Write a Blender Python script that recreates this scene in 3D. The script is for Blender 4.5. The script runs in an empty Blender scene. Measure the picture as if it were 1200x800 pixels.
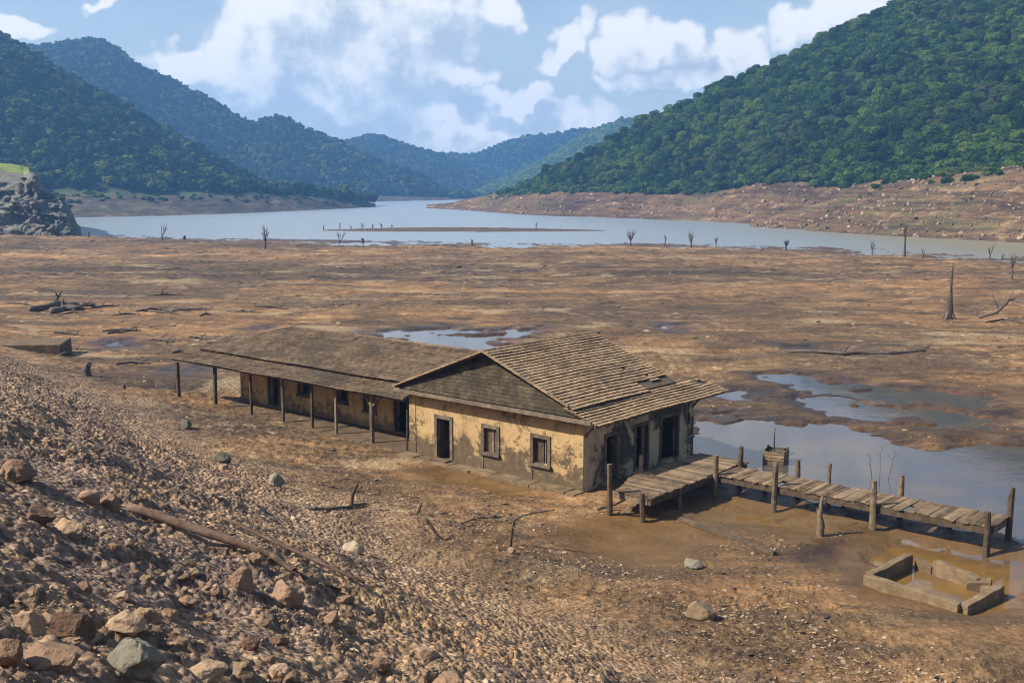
import bpy, bmesh, math, random
import numpy as np
from mathutils import Vector, Matrix, noise as mnoise

random.seed(7)
RNG = np.random.default_rng(11)
scene = bpy.context.scene
C = scene.collection
R = math.radians
PI = math.pi

# ------------------------------------------------------------------ camera numbers
CAM_H, F_PX, PITCH = 12.5, 1300.0, R(8.01)
CP, SP = math.cos(PITCH), math.sin(PITCH)

def tandep(py):
    return (F_PX * SP + CP * (py - 400)) / (F_PX * CP - SP * (py - 400))

def ray(px, py):
    return np.array([px - 600.0, F_PX * CP - SP * (py - 400), -F_PX * SP - CP * (py - 400)])

def P(px, py, z=0.0):
    d = ray(px, py)
    s = (z - CAM_H) / d[2]
    return (d[0] * s, d[1] * s)

def XD(px, py, D):
    """plan x and height at horizontal distance D of what shows at px, py"""
    d = ray(px, py)
    s = D / d[1]
    return d[0] * s, CAM_H + d[2] * s

# ------------------------------------------------------------------ numpy noise
_perm = np.random.default_rng(3).permutation(256)
_perm = np.concatenate([_perm, _perm, _perm])
_g = np.random.default_rng(4).uniform(0, 2 * PI, 256)
_gx, _gy = np.cos(_g), np.sin(_g)

def perlin(x, y, seed=0):
    x = np.asarray(x, float) + seed * 17.31
    y = np.asarray(y, float) - seed * 9.73
    xi = np.floor(x).astype(np.int64); yi = np.floor(y).astype(np.int64)
    xf = x - xi; yf = y - yi
    xi &= 255; yi &= 255
    u = xf * xf * xf * (xf * (xf * 6 - 15) + 10)
    v = yf * yf * yf * (yf * (yf * 6 - 15) + 10)
    def gr(ix, iy, fx, fy):
        h = _perm[_perm[ix & 255] + (iy & 255)]
        return _gx[h] * fx + _gy[h] * fy
    a = gr(xi, yi, xf, yf); b = gr(xi + 1, yi, xf - 1, yf)
    c = gr(xi, yi + 1, xf, yf - 1); d = gr(xi + 1, yi + 1, xf - 1, yf - 1)
    return (a + u * (b - a) + v * ((c + u * (d - c)) - (a + u * (b - a)))) * 1.5

def fbm(x, y, octs=4, seed=0, gain=.5):
    s = 0; a = 1; t = 0
    for o in range(octs):
        s = s + a * perlin(x * 2 ** o, y * 2 ** o, seed + o * 3)
        t += a; a *= gain
    return s / t

def ridged(x, y, octs=4, seed=0):
    s = 0; a = 1; t = 0
    for o in range(octs):
        s = s + a * (1 - np.abs(perlin(x * 2 ** o, y * 2 ** o, seed + o * 5)) * 2)
        t += a; a *= .5
    return s / t

def sstep(a, b, x):
    t = np.clip((x - a) / (b - a), 0, 1)
    return t * t * (3 - 2 * t)

def sdf_poly(poly, x, y):
    """signed distance to a polygon, negative inside"""
    n = len(poly)
    d = np.full(x.shape, 1e18); inside = np.zeros(x.shape, bool)
    for i in range(n):
        ax, ay = poly[i]; bx, by = poly[(i + 1) % n]
        ex, ey = bx - ax, by - ay
        t = np.clip(((x - ax) * ex + (y - ay) * ey) / (ex * ex + ey * ey + 1e-12), 0, 1)
        d = np.minimum(d, (x - ax - t * ex) ** 2 + (y - ay - t * ey) ** 2)
        c = (ay > y) != (by > y)
        xx = ax + (y - ay) / ((by - ay) if abs(by - ay) > 1e-12 else 1e-12) * ex
        inside ^= c & (x < xx)
    d = np.sqrt(d)
    return np.where(inside, -d, d)

# ------------------------------------------------------------------ object helpers
def link(o):
    C.objects.link(o); return o

def tag(o, label=None, cat=None, group=None, kind=None):
    if label: o['label'] = label
    if cat: o['category'] = cat
    if group: o['group'] = group
    if kind: o['kind'] = kind
    return o

def empty(name, loc=(0, 0, 0), rz=0.0):
    o = bpy.data.objects.new(name, None)
    o.empty_display_size = .3
    o.location = loc; o.rotation_euler = (0, 0, rz)
    return link(o)

def mesh_from(name, verts, faces, mat, parent=None, smooth=False, attrs=None, add=True):
    me = bpy.data.meshes.new(name)
    if isinstance(faces, np.ndarray):
        verts = np.asarray(verts, np.float32)
        k = faces.shape[1]
        me.vertices.add(len(verts)); me.vertices.foreach_set('co', verts.ravel())
        me.loops.add(faces.size); me.loops.foreach_set('vertex_index', faces.astype(np.int32).ravel())
        me.polygons.add(len(faces))
        me.polygons.foreach_set('loop_start', np.arange(0, faces.size, k, dtype=np.int32))
        me.polygons.foreach_set('loop_total', np.full(len(faces), k, np.int32))
        me.update(calc_edges=True); me.validate()
    else:
        me.from_pydata(verts, [], faces); me.update()
    if smooth:
        me.polygons.foreach_set('use_smooth', np.ones(len(me.polygons), bool))
    for nm, (dom, arr) in (attrs or {}).items():
        a = me.attributes.new(nm, 'FLOAT', dom)
        a.data.foreach_set('value', np.asarray(arr, np.float32).ravel())
    if mat is not None: me.materials.append(mat)
    o = bpy.data.objects.new(name, me)
    if add: link(o)
    if parent is not None: o.parent = parent
    return o

class MB:
    """collects boxes, tubes and tiles into ONE mesh"""
    def __init__(self): self.v = []; self.f = []; self.r = []
    def add(self, vs, fs, rnd=None):
        b = len(self.v); self.v += [tuple(p) for p in vs]
        rnd = random.random() if rnd is None else rnd
        for f in fs:
            self.f.append([b + i for i in f]); self.r.append(rnd)
    def box(self, x0, x1, y0, y1, z0, z1, jit=0.0, rnd=None):
        vs = [(x, y, z) for z in (z0, z1) for y in (y0, y1) for x in (x0, x1)]
        if jit: vs = [tuple(c + random.uniform(-jit, jit) for c in p) for p in vs]
        self.add(vs, [(0, 2, 3, 1), (4, 5, 7, 6), (0, 1, 5, 4), (2, 6, 7, 3), (0, 4, 6, 2), (1, 3, 7, 5)], rnd)
    def obox(self, c, ax, ay, az, rnd=None, jit=0.0):
        """box from its centre and three half-axis vectors"""
        c, ax, ay, az = map(Vector, (c, ax, ay, az))
        vs = [c + sx * ax + sy * ay + sz * az for sz in (-1, 1) for sy in (-1, 1) for sx in (-1, 1)]
        if jit: vs = [p + Vector([random.uniform(-jit, jit) for _ in range(3)]) for p in vs]
        self.add(vs, [(0, 2, 3, 1), (4, 5, 7, 6), (0, 1, 5, 4), (2, 6, 7, 3), (0, 4, 6, 2), (1, 3, 7, 5)], rnd)
    def bar(self, p, q, w, h, rnd=None):
        """square bar from p to q, w wide, h deep"""
        p, q = Vector(p), Vector(q); d = (q - p); L = d.length; d.normalize()
        s = d.cross(Vector((0, 0, 1)))
        if s.length < 1e-3: s = Vector((1, 0, 0))
        s.normalize(); t = s.cross(d)
        self.obox((p + q) / 2, d * L / 2, s * w / 2, t * h / 2, rnd)
    def tube(self, pts, rad, n=7, wob=0.0, cap=True, rnd=None):
        pts = [Vector(p) for p in pts]
        if not hasattr(rad, '__len__'): rad = [rad] * len(pts)
        rings = []; up = Vector((.13, .31, .95))
        for i, p in enumerate(pts):
            d = (pts[min(i + 1, len(pts) - 1)] - pts[max(i - 1, 0)]).normalized()
            a = d.cross(up)
            if a.length < .15: a = d.cross(Vector((1, 0, 0)))
            a.normalize(); b = d.cross(a)
            rings.append([p + (a * math.cos(2 * PI * k / n) + b * math.sin(2 * PI * k / n)) * rad[i] * (1 + random.uniform(-wob, wob)) for k in range(n)])
        vs = [v for r in rings for v in r]; fs = []
        for i in range(len(pts) - 1):
            for k in range(n):
                fs.append((i * n + k, i * n + (k + 1) % n, (i + 1) * n + (k + 1) % n, (i + 1) * n + k))
        if cap:
            fs.append(tuple(range(n))[::-1]); fs.append(tuple((len(pts) - 1) * n + k for k in range(n)))
        self.add(vs, fs, rnd)
    def build(self, name, mat, parent=None, smooth=False, bevel=0.0):
        o = mesh_from(name, self.v, self.f, mat, parent, smooth, {'rnd': ('FACE', self.r)})
        bm = bmesh.new(); bm.from_mesh(o.data); bmesh.ops.recalc_face_normals(bm, faces=bm.faces); bm.to_mesh(o.data); bm.free()
        if bevel:
            m = o.modifiers.new('bevel', 'BEVEL'); m.width = bevel; m.segments = 2; m.limit_method = 'ANGLE'
        return o

# ------------------------------------------------------------------ materials
class NT:
    def __init__(self, mat): self.t = mat.node_tree; self.n = self.t.nodes; self.l = self.t.links
    def node(self, typ, **kw):
        n = self.n.new(typ)
        for k, v in kw.items(): setattr(n, k, v)
        return n
    def put(self, sock, val):
        if isinstance(val, bpy.types.NodeSocket): self.l.new(val, sock)
        elif val is not None: sock.default_value = val
    def math(self, op, a, b=None, c=None, clamp=False):
        n = self.node('ShaderNodeMath', operation=op, use_clamp=clamp)
        for i, v in enumerate((a, b, c)):
            if v is not None: self.put(n.inputs[i], v)
        return n.outputs[0]
    def vmath(self, op, a, b=None):
        n = self.node('ShaderNodeVectorMath', operation=op)
        self.put(n.inputs[0], a)
        if b is not None: self.put(n.inputs[1], b)
        return n.outputs[0]
    def noise(self, vec, scale, detail=4, rough=.55, dist=0.0, out='Fac'):
        n = self.node('ShaderNodeTexNoise')
        if vec is not None: self.l.new(vec, n.inputs['Vector'])
        n.inputs['Scale'].default_value = scale; n.inputs['Detail'].default_value = detail
        n.inputs['Roughness'].default_value = rough; n.inputs['Distortion'].default_value = dist
        return n.outputs[out]
    def voronoi(self, vec, scale, feature='F1', out='Distance', rand=1.0):
        n = self.node('ShaderNodeTexVoronoi', feature=feature)
        if vec is not None: self.l.new(vec, n.inputs['Vector'])
        n.inputs['Scale'].default_value = scale; n.inputs['Randomness'].default_value = rand
        return n.outputs[out]
    def ramp(self, fac, stops, interp='LINEAR'):
        n = self.node('ShaderNodeValToRGB'); n.color_ramp.interpolation = interp
        els = n.color_ramp.elements
        while len(els) < len(stops): els.new(.5)
        for e, (p, c) in zip(els, stops):
            e.position = p
            e.color = (*c, 1) if hasattr(c, '__len__') else (c, c, c, 1)
        self.put(n.inputs[0], fac); return n.outputs[0]
    def mix(self, fac, a, b, blend='MIX'):
        n = self.node('ShaderNodeMix', data_type='RGBA', blend_type=blend)
        self.put(n.inputs[0], fac)
        for s, v in ((n.inputs[6], a), (n.inputs[7], b)):
            if isinstance(v, tuple) and len(v) == 3: v = (*v, 1)
            self.put(s, v)
        return n.outputs[2]
    def smooth(self, x, a, b):
        n = self.node('ShaderNodeMapRange', interpolation_type='SMOOTHSTEP')
        self.put(n.inputs[0], x); n.inputs[1].default_value = a; n.inputs[2].default_value = b
        return n.outputs[0]
    def attr(self, name, out='Fac'):
        return self.node('ShaderNodeAttribute', attribute_name=name).outputs[out]
    def bump(self, h, dist=.05, strength=1.0, normal=None):
        n = self.node('ShaderNodeBump'); n.inputs['Distance'].default_value = dist
        self.put(n.inputs['Strength'], strength); self.l.new(h, n.inputs['Height'])
        if normal is not None: self.l.new(normal, n.inputs['Normal'])
        return n.outputs[0]
    def pos(self): return self.node('ShaderNodeNewGeometry').outputs['Position']
    def obj(self): return self.node('ShaderNodeTexCoord').outputs['Object']
    def scaled(self, vec, s): return self.vmath('MULTIPLY', vec, s)

def new_mat(name):
    m = bpy.data.materials.new(name); m.use_nodes = True
    t = NT(m); b = t.n['Principled BSDF']
    b.inputs['Specular IOR Level'].default_value = .25
    return m, t, b

# ================================================================== GROUND
TOE = (0.0, 34.2)
def bank_d(x, y):
    return (x - TOE[0]) * -.8 + (y - TOE[1]) * -.6

def px_poly(pts, z=0.0):
    return [P(a, b, z) for a, b in pts]

# pools: name, outline in the photo (put on the mud plane), depth, muddy?
POOLS = [
    ('pond', [(818, 482), (868, 484), (905, 491), (940, 497), (985, 492), (1018, 502), (1040, 513), (1075, 524), (1110, 524),
              (1128, 514), (1160, 516), (1215, 519), (1330, 530), (1400, 700), (1215, 640), (1130, 618), (1040, 600), (960, 585), (900, 570),
              (850, 556), (800, 545), (812, 515)], .5, 0),
    ('puddle', [(878, 438), (905, 434), (940, 436), (985, 445), (1060, 453), (1180, 462), (1160, 478), (1060, 472), (985, 465), (925, 453)], .3, 0),
    ('puddle', [(912, 464), (960, 461), (1015, 468), (1100, 479), (1175, 486), (1160, 503), (1080, 501), (1030, 496), (970, 487)], .3, 0),
    ('puddle', [(828, 460), (862, 455), (898, 461), (882, 468), (850, 470)], .25, 0),
    ('puddle', [(415, 388), (470, 385), (520, 383), (575, 386), (640, 383), (612, 394), (600, 402), (585, 412), (540, 410), (480, 400)], .3, 0),
    ('puddle', [(763, 381), (785, 377), (800, 384), (786, 390)], .2, 0),
    ('puddle', [(284, 385), (300, 383.5), (317, 385), (302, 387)], .2, 0),
    ('puddle', [(112, 402), (130, 396), (158, 400), (150, 407), (125, 407)], .2, 0),
    ('puddle', [(200, 430), (225, 428), (243, 433), (222, 440), (205, 437)], .2, 0),
    ('puddle', [(905, 403), (960, 405), (1020, 409), (1010, 413), (950, 411)], .2, 0),
    ('muddy_pool', [(672, 632), (705, 612), (760, 606), (800, 612), (830, 628), (800, 650), (745, 664), (695, 652)], .10, 1),
    ('muddy_pool', [(800, 585), (850, 574), (900, 585), (960, 600), (975, 620), (930, 627), (870, 620), (820, 606)], .12, 1),
    ('muddy_pool', [(1000, 655), (1040, 618), (1100, 630), (1180, 645), (1230, 655), (1230, 720), (1150, 722), (1060, 705), (1010, 690)], .16, 1),
    ('muddy_pool', [(940, 645), (975, 634), (1020, 640), (1015, 665), (975, 665)], .14, 0),
    ('muddy_pool', [(500, 553), (520, 552), (570, 562), (612, 574), (590, 577), (540, 566)], .10, 1),
]
POOL_W = [(n, px_poly(p), d, m) for n, p, d, m in POOLS]
WL = -.10                       # water level in the pools
LAKE_Z = -.5
# near shore of the lake, in the photo
SHORE = [(-900, 272), (-100, 273), (60, 274), (90, 275.5), (140, 278), (200, 280.5), (260, 282), (310, 283), (400, 285), (500, 286.5), (600, 287.5), (700, 288), (800, 289.5),
         (900, 292), (1000, 296), (1080, 300), (1150, 303), (1250, 307), (1500, 315), (2200, 330)]
_sh = np.array([P(a, b, LAKE_Z) for a, b in SHORE])
_sha = _sh[:, 0] / _sh[:, 1]; _shd = _sh[:, 1]

def ground(x, y, extra=False):
    x = np.asarray(x, float); y = np.asarray(y, float)
    d = bank_d(x, y)
    wob = fbm(x * .12, y * .12, 3, 21) * 1.6
    w = 3.6
    dd = d + wob
    bank = .545 * w * (np.logaddexp(0, np.clip((dd - 2.8) / w, -60, 60)) - .10) ; bank = np.maximum(bank, 0) * sstep(-8, -1, dd)
    bank = np.minimum(bank, 16 + 0 * bank)
    on = sstep(-1.0, 5.0, dd)                       # 1 on the bank
    # distance to the nearest pool
    sd = np.full(x.shape, 60.0); depth = np.zeros(x.shape); muddy = np.zeros(x.shape)
    wx = x + fbm(x * .55, y * .55, 4, 31) * 1.1; wy = y + fbm(x * .5, y * .5, 4, 37) * 1.3
    dist = np.hypot(x, y)
    k = np.clip(dist / 50, .5, 2.2)
    wx = x + (wx - x) * k; wy = y + (wy - y) * k * 1.2
    for n, poly, dep, mud in POOL_W:
        pa = np.array(poly)
        m = (x > pa[:, 0].min() - 12) & (x < pa[:, 0].max() + 12) & (y > pa[:, 1].min() - 14) & (y < pa[:, 1].max() + 14)
        if not m.any(): continue
        s = sdf_poly(poly, wx[m], wy[m])
        depth[m] = np.maximum(depth[m], (dep + .06) * sstep(.7, -1.6 if not mud else -1.2, s))
        if mud:
            muddy[m] = np.maximum(muddy[m], sstep(1.5, -.3, s))
        sd[m] = np.minimum(sd[m], s)
    depth = depth * (1 - .9 * sstep(.20, .40, fbm(x * .22, y * .30, 4, 35)) * sstep(34, 60, y))
    calm = sstep(-.5, 5, sd)
    # mud flat: hummocks, low scarps, small clods
    big = fbm(x * .035, y * .035, 4, 1)
    tr = fbm(x * .07 + .3 * big, y * .05, 5, 5) * 5
    tf = tr - np.floor(tr)
    terr = (np.floor(tr) + sstep(.0, .22, tf))
    fine = fbm(x * .9, y * .9, 5, 9)
    rid = ridged(x * .35, y * .35, 4, 13)
    far = sstep(80, 200, dist)
    lumps = np.clip(fbm(x * .45, y * .45, 4, 71) - .18, 0, 1)
    z = (big * .28 + terr * (.055 + .05 * far) + fine * (.045 + .05 * far) + (rid - .5) * .05 + lumps * (.22 + .5 * far)) * (.12 + .88 * calm) + .05
    z = np.where(sd < 4, np.maximum(z, WL + .035 + .02 * np.abs(fine)), z)
    # keep it level round the house and jetty
    hx, hy = -3.0, 51.0
    lev = np.exp(-(((x - hx) / 16) ** 2 + ((y - hy) / 11) ** 2) ** 2)
    z = z * (1 - .75 * lev)
    fl = (ridged(x * 1.3, y * 1.3, 4, 91) - .5) * .12 + fbm(x * 4.5, y * 4.5, 3, 93) * .05 + np.clip(fbm(x * 1.1, y * 1.1, 3, 97) - .12, 0, 1) * .16
    z = z + fl * calm * sstep(150, 60, dist)
    # bank relief
    nearf = 1 / (1 + dist / 22)
    rough = fbm(x * .5, y * .5, 4, 41) * .36 + ((ridged(x * 1.4, y * 1.4, 4, 43) - .55) * .22 + fbm(x * 4.3, y * 4.3, 4, 47) * .11 + (ridged(x * 9, y * 9, 3, 49) - .5) * .03) * (.35 + .55 * sstep(-.25, .3, fbm(x * .3, y * .3, 3, 55)))
    z = z * (1 - on) + bank + rough * on * (.45 + .55 * sstep(0, 10, dd))
    z = z - depth * (1 - on)
    # lake bed
    ang = x / np.maximum(y, 1.0)
    ds = np.interp(ang, _sha, _shd)
    past = (y - ds) + fbm(x * .05, y * .05, 4, 51) * 9
    z = np.where(y > 20, z - .62 * sstep(-35, 6, past) - 3.0 * sstep(4, 70, past), z)
    if extra:
        return z, on, dd, sd, muddy, past
    return z

def gz(x, y):
    return float(ground(np.array([x]), np.array([y]))[0])

def build_ground():
    # fan shaped grid: close rows near the photographer, wide ones far off
    tx = np.concatenate([np.linspace(-2.6, -.56, 90)[:-1], np.linspace(-.56, .56, 900), np.linspace(.56, 2.6, 90)[1:]])
    rows = np.concatenate([np.linspace(-14, 2.0, 30)[:-1], 2.0 * (26 / 2.0) ** np.linspace(0, 1, 420)[:-1],
                           26 * (75 / 26) ** np.linspace(0, 1, 520)[:-1], 75 * (330 / 75) ** np.linspace(0, 1, 420)[:-1], np.linspace(330, 2050, 40)])
    off = np.where(rows < 26, 8 - 0 * rows, 8)
    X = tx[None, :] * (rows + off + 9 * np.exp(-np.clip(rows, 0, None) / 6))[:, None]; Y = np.repeat(rows[:, None], len(tx), 1)
    z, on, dd, sd, muddy, past = ground(X.ravel(), Y.ravel(), True)
    V = np.stack([X.ravel(), Y.ravel(), z], 1)
    nr, nc = X.shape
    idx = np.arange(nr * nc).reshape(nr, nc)
    Fq = np.stack([idx[:-1, :-1], idx[:-1, 1:], idx[1:, 1:], idx[1:, :-1]], -1).reshape(-1, 4)
    wet = np.exp(-np.clip(sd, 0, None) / 1.6) * (1 - on)
    wet = np.maximum(wet, .8 * np.exp(-np.clip(-past - 2, 0, None) / 9) * sstep(100, 160, np.abs(Y.ravel())))
    o = mesh_from('ground', V, Fq, mat_ground(), None, True,
                  {'wet': ('POINT', wet), 'bank': ('POINT', on), 'bankd': ('POINT', dd), 'muddy': ('POINT', muddy)})
    tag(o, 'brown dried mud of the reservoir bed with a stony bank', 'ground', kind='structure')
    return o

def mat_ground():
    m, t, b = new_mat('mud_and_gravel')
    p = t.pos()
    pf = t.scaled(p, (1, 1, .2))
    n1 = t.noise(pf, .03, 5, .62, .4); n2 = t.noise(pf, .16, 6, .68, .8); n3 = t.noise(pf, 1.1, 6, .7); n4 = t.noise(pf, 6, 5, .7)
    n5 = t.noise(t.scaled(p, (.45, 1.0, 1)), .22, 7, .72, 1.2); n6 = t.noise(t.scaled(p, (.35, 1, 1)), .075, 6, .68, 1.0)
    mud = t.ramp(t.math('ADD', t.math('MULTIPLY', n2, .65), t.math('MULTIPLY', n3, .35)), [(.32, (.060, .036, .019)), (.44, (.105, .062, .031)), (.54, (.160, .096, .047)), (.66, (.27, .175, .092))])
    mud = t.mix(t.smooth(n1, .42, .60), mud, t.mix(1.0, mud, (1.55, 1.42, 1.25), 'MULTIPLY'))
    mud = t.mix(t.math('MULTIPLY', t.smooth(n6, .49, .58), .7), mud, (.066, .046, .029))
    mud = t.mix(t.math('MULTIPLY', t.smooth(n5, .56, .64), .75), mud, (.045, .030, .019))
    band = t.noise(t.scaled(p, (.16, 1, 1)), .035, 7, .70, .6)
    mud = t.mix(1.0, mud, t.ramp(band, [(.36, (.50, .52, .56)), (.47, (.86, .85, .85)), (.54, (.98, .95, .92)), (.64, (1.45, 1.36, 1.25))]), 'MULTIPLY')
    mid = t.noise(t.scaled(p, (.45, 1, 1)), .55, 5, .72, .5)
    mud = t.mix(1.0, mud, t.ramp(mid, [(.32, (.40, .39, .38)), (.44, (.90, .90, .89)), (.55, (1.05, 1.04, 1.02)), (.66, (1.65, 1.56, 1.45))]), 'MULTIPLY')
    pale = t.math('MULTIPLY', t.smooth(n3, .50, .70), t.smooth(t.noise(t.scaled(p, (.5, 1, 1)), .11, 6, .7, .8), .50, .62))
    mud = t.mix(t.math('MULTIPLY', pale, .85), mud, (.42, .305, .17))
    silt = t.smooth(t.noise(t.scaled(p, (.6, 1, 1)), .14, 5, .6, .6), .56, .66)
    mud = t.mix(t.math('MULTIPLY', silt, .6), mud, (.33, .235, .13))
    green = t.math('MULTIPLY', t.smooth(t.noise(pf, .16, 3, .5), .62, .72), .35)
    mud = t.mix(green, mud, (.10, .085, .03))
    mud = t.mix(1.0, mud, (1.0, 1.02, .96), 'MULTIPLY')
    # bank gravel
    d = t.attr('bankd')
    g = t.ramp(n3, [(.25, (.078, .047, .027)), (.45, (.200, .125, .070)), (.58, (.305, .198, .108)), (.75, (.42, .295, .17))])
    purple = t.math('MULTIPLY', t.smooth(n2, .42, .56), t.smooth(d, 3.0, 8.0))
    g = t.mix(t.math('MULTIPLY', purple, .5), g, t.ramp(n4, [(.3, (.075, .050, .042)), (.7, (.21, .145, .115))]))
    g = t.mix(t.math('MULTIPLY', t.smooth(n1, .45, .6), .45), g, (.43, .245, .095))
    v = t.voronoi(p, 7.5, out='Color'); vs = t.node('ShaderNodeSeparateColor'); t.l.new(v, vs.inputs[0])
    g = t.mix(.75, g, t.mix(1.0, g, t.ramp(vs.outputs[0], [(0, .45), (.5, 1.0), (1, 1.5)]), 'MULTIPLY'))
    col = t.mix(t.attr('bank'), mud, g)
    col = t.mix(1.0, col, t.ramp(n4, [(.28, .36), (.5, .95), (.75, 1.5)]), 'MULTIPLY')
    wet = t.smooth(t.math('ADD', t.attr('wet'), t.math('MULTIPLY', t.math('SUBTRACT', n3, .5), .7)), .25, .9)
    col = t.mix(wet, col, t.mix(1.0, col, (.50, .47, .42), 'MULTIPLY'))
    col = t.mix(t.math('MULTIPLY', t.attr('muddy'), .55), col, (.155, .092, .034))
    t.l.new(col, b.inputs['Base Color'])
    t.l.new(t.mix(wet, (.92,) * 3, (.42,) * 3), b.inputs['Roughness'])
    crack = t.voronoi(t.vmath('ADD', p, t.scaled(t.noise(p, 2, 3, out='Color'), (.5, .5, .5))), 1.8, 'DISTANCE_TO_EDGE')
    ck = t.math('MULTIPLY', t.smooth(crack, .0, .09), t.math('MULTIPLY', t.smooth(t.noise(p, .4, 3, .5), .46, .62), .30))
    h = t.math('ADD', t.math('ADD', t.math('MULTIPLY', n4, .7), t.math('MULTIPLY', n3, .9)), t.math('ADD', ck, t.math('MULTIPLY', t.voronoi(p, 7.5), t.math('MULTIPLY', t.attr('bank'), -1.4))))
    t.l.new(t.bump(h, .09, t.math('SUBTRACT', 1.0, t.math('MULTIPLY', wet, .55))), b.inputs['Normal'])
    return m

HOUSE_XY = P(683, 578)
def mat_water(name, base, rough=.04, wave=6.0, amp=.004, mix2=None, silt=None):
    m, t, b = new_mat(name)
    p = t.pos()
    n = t.noise(t.scaled(p, (1, 1.0, 1)), wave, 3, .5)
    n2 = t.noise(p, wave * .12, 2, .5)
    if silt:
        clear = t.mix(t.smooth(t.noise(p, .35, 4, .6), .4, .62), base, mix2)
        ly = t.node('ShaderNodeVectorMath', operation='DOT_PRODUCT'); t.l.new(t.vmath('SUBTRACT', p, (HOUSE_XY[0], HOUSE_XY[1], 0)), ly.inputs[0]); ly.inputs[1].default_value = (.653, .757, 0)
        k = t.smooth(t.math('ADD', ly.outputs['Value'], t.math('MULTIPLY', t.math('SUBTRACT', t.noise(p, .5, 4, .6), .5), 5.0)), 1.2, 5.2)
        t.l.new(t.mix(k, t.mix(t.smooth(t.noise(p, .9, 4, .6), .4, .6), *silt), clear), b.inputs['Base Color'])
    elif mix2: t.l.new(t.mix(t.smooth(t.noise(p, .35, 4, .6), .4, .62), base, mix2), b.inputs['Base Color'])
    else: b.inputs['Base Color'].default_value = (*base, 1)
    b.inputs['Roughness'].default_value = rough
    b.inputs['IOR'].default_value = 1.333
    b.inputs['Specular IOR Level'].default_value = .5
    t.l.new(t.bump(t.math('ADD', n, t.math('MULTIPLY', n2, 2.0)), amp), b.inputs['Normal'])
    return m

def build_water():
    still = mat_water('still_water', (.060, .052, .046), .03, 5.0, .003, (.085, .064, .044), ((.17, .092, .024), (.125, .072, .026)))
    for i, (n, poly, dep, mudf) in enumerate(POOL_W):
        pa = np.array(poly); c = pa.mean(0)
        # grow the outline so that the mud, not the sheet, makes the shore
        out = []
        for q in pa:
            v = q - c; L = np.hypot(*v); out.append(q + v / L * (1.6 + .02 * L))
        zz = WL - .003 * i
        vs = [(q[0], q[1], zz) for q in out]
        o = mesh_from('pond' if n == 'pond' else 'puddle', vs, [list(range(len(vs)))[::-1]], still)
        bm = bmesh.new(); bm.from_mesh(o.data); bmesh.ops.recalc_face_normals(bm, faces=bm.faces)
        for f in bm.faces:
            if f.normal.z < 0: f.normal_flip()
        bmesh.ops.triangulate(bm, faces=bm.faces); bm.to_mesh(o.data); bm.free()
        tag(o, None, 'water', kind='structure')
    lake = mat_water('lake_water', (.16, .195, .21), .30, 1.2, .12)
    tl = NT(lake); bl = tl.n['Principled BSDF']; sx = tl.node('ShaderNodeSeparateXYZ'); pl = tl.pos(); tl.l.new(pl, sx.inputs[0])
    kx = tl.math('ADD', sx.outputs[0], tl.math('MULTIPLY', tl.noise(tl.scaled(pl, (1, .3, 1)), .03, 4, .6), 40))
    tl.l.new(tl.mix(tl.smooth(kx, 75, 130), (.20, .235, .25), (.20, .175, .105)), bl.inputs['Base Color'])
    o = mesh_from('lake_water', [(-1500, 150, LAKE_Z), (1200, 150, LAKE_Z), (1200, 2100, LAKE_Z), (-1400, 2100, LAKE_Z)], [(0, 1, 2, 3)], lake)
    tag(o, 'pale blue water of the half empty reservoir', 'lake', kind='structure')

# ================================================================== HILLS
def mat_hill(name='hill_ground', tint=(.84, .80, .66)):
    m, t, b = new_mat(name)
    p = t.pos()
    n1 = t.noise(p, .035, 6, .65, .5); n2 = t.noise(p, .16, 6, .7); n3 = t.noise(t.scaled(p, (1, 1, 5)), .25, 5, .65)
    n4 = t.noise(p, 1.2, 4, .7)
    bare = t.ramp(n1, [(.3, (.050, .030, .018)), (.45, (.094, .055, .030)), (.57, (.135, .082, .044)), (.72, (.23, .155, .088))])
    bare = t.mix(t.math('MULTIPLY', t.smooth(n3, .48, .62), .75), bare, (.075, .047, .030))
    bare = t.mix(t.math('MULTIPLY', t.smooth(n2, .52, .68), .7), bare, (.28, .20, .115))
    bare = t.mix(t.math('MULTIPLY', t.smooth(t.noise(p, .05, 4, .6), .52, .64), .6), bare, (.085, .082, .032))
    bare = t.mix(1.0, bare, t.ramp(n4, [(.25, .5), (.5, 1.0), (.8, 1.5)]), 'MULTIPLY')
    under = t.ramp(n2, [(.35, (.008, .016, .005)), (.65, (.018, .032, .009))])
    under = t.mix(t.smooth(t.attr('veg'), .75, .55), under, (.05, .07, .018))
    st = t.noise(t.scaled(t.vmath('ADD', p, t.scaled(t.noise(p, .04, 3, .5, 0, 'Color'), (0, 0, 4))), (.015, .015, 1.0)), .75, 5, .75)
    bare = t.mix(1.0, bare, t.ramp(st, [(.38, (.50, .50, .50)), (.5, (1.0, 1.0, 1.0)), (.62, (1.55, 1.5, 1.4))]), 'MULTIPLY')
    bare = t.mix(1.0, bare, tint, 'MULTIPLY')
    veg = t.smooth(t.math('ADD', t.attr('veg'), t.math('MULTIPLY', t.math('SUBTRACT', n2, .5), .35)), .42, .6)
    col = t.mix(veg, bare, under)
    t.l.new(col, b.inputs['Base Color']); b.inputs['Roughness'].default_value = .95
    t.l.new(t.bump(t.math('ADD', n2, t.math('MULTIPLY', n4, .3)), 1.2, .8), b.inputs['Normal'])
    return m

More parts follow.
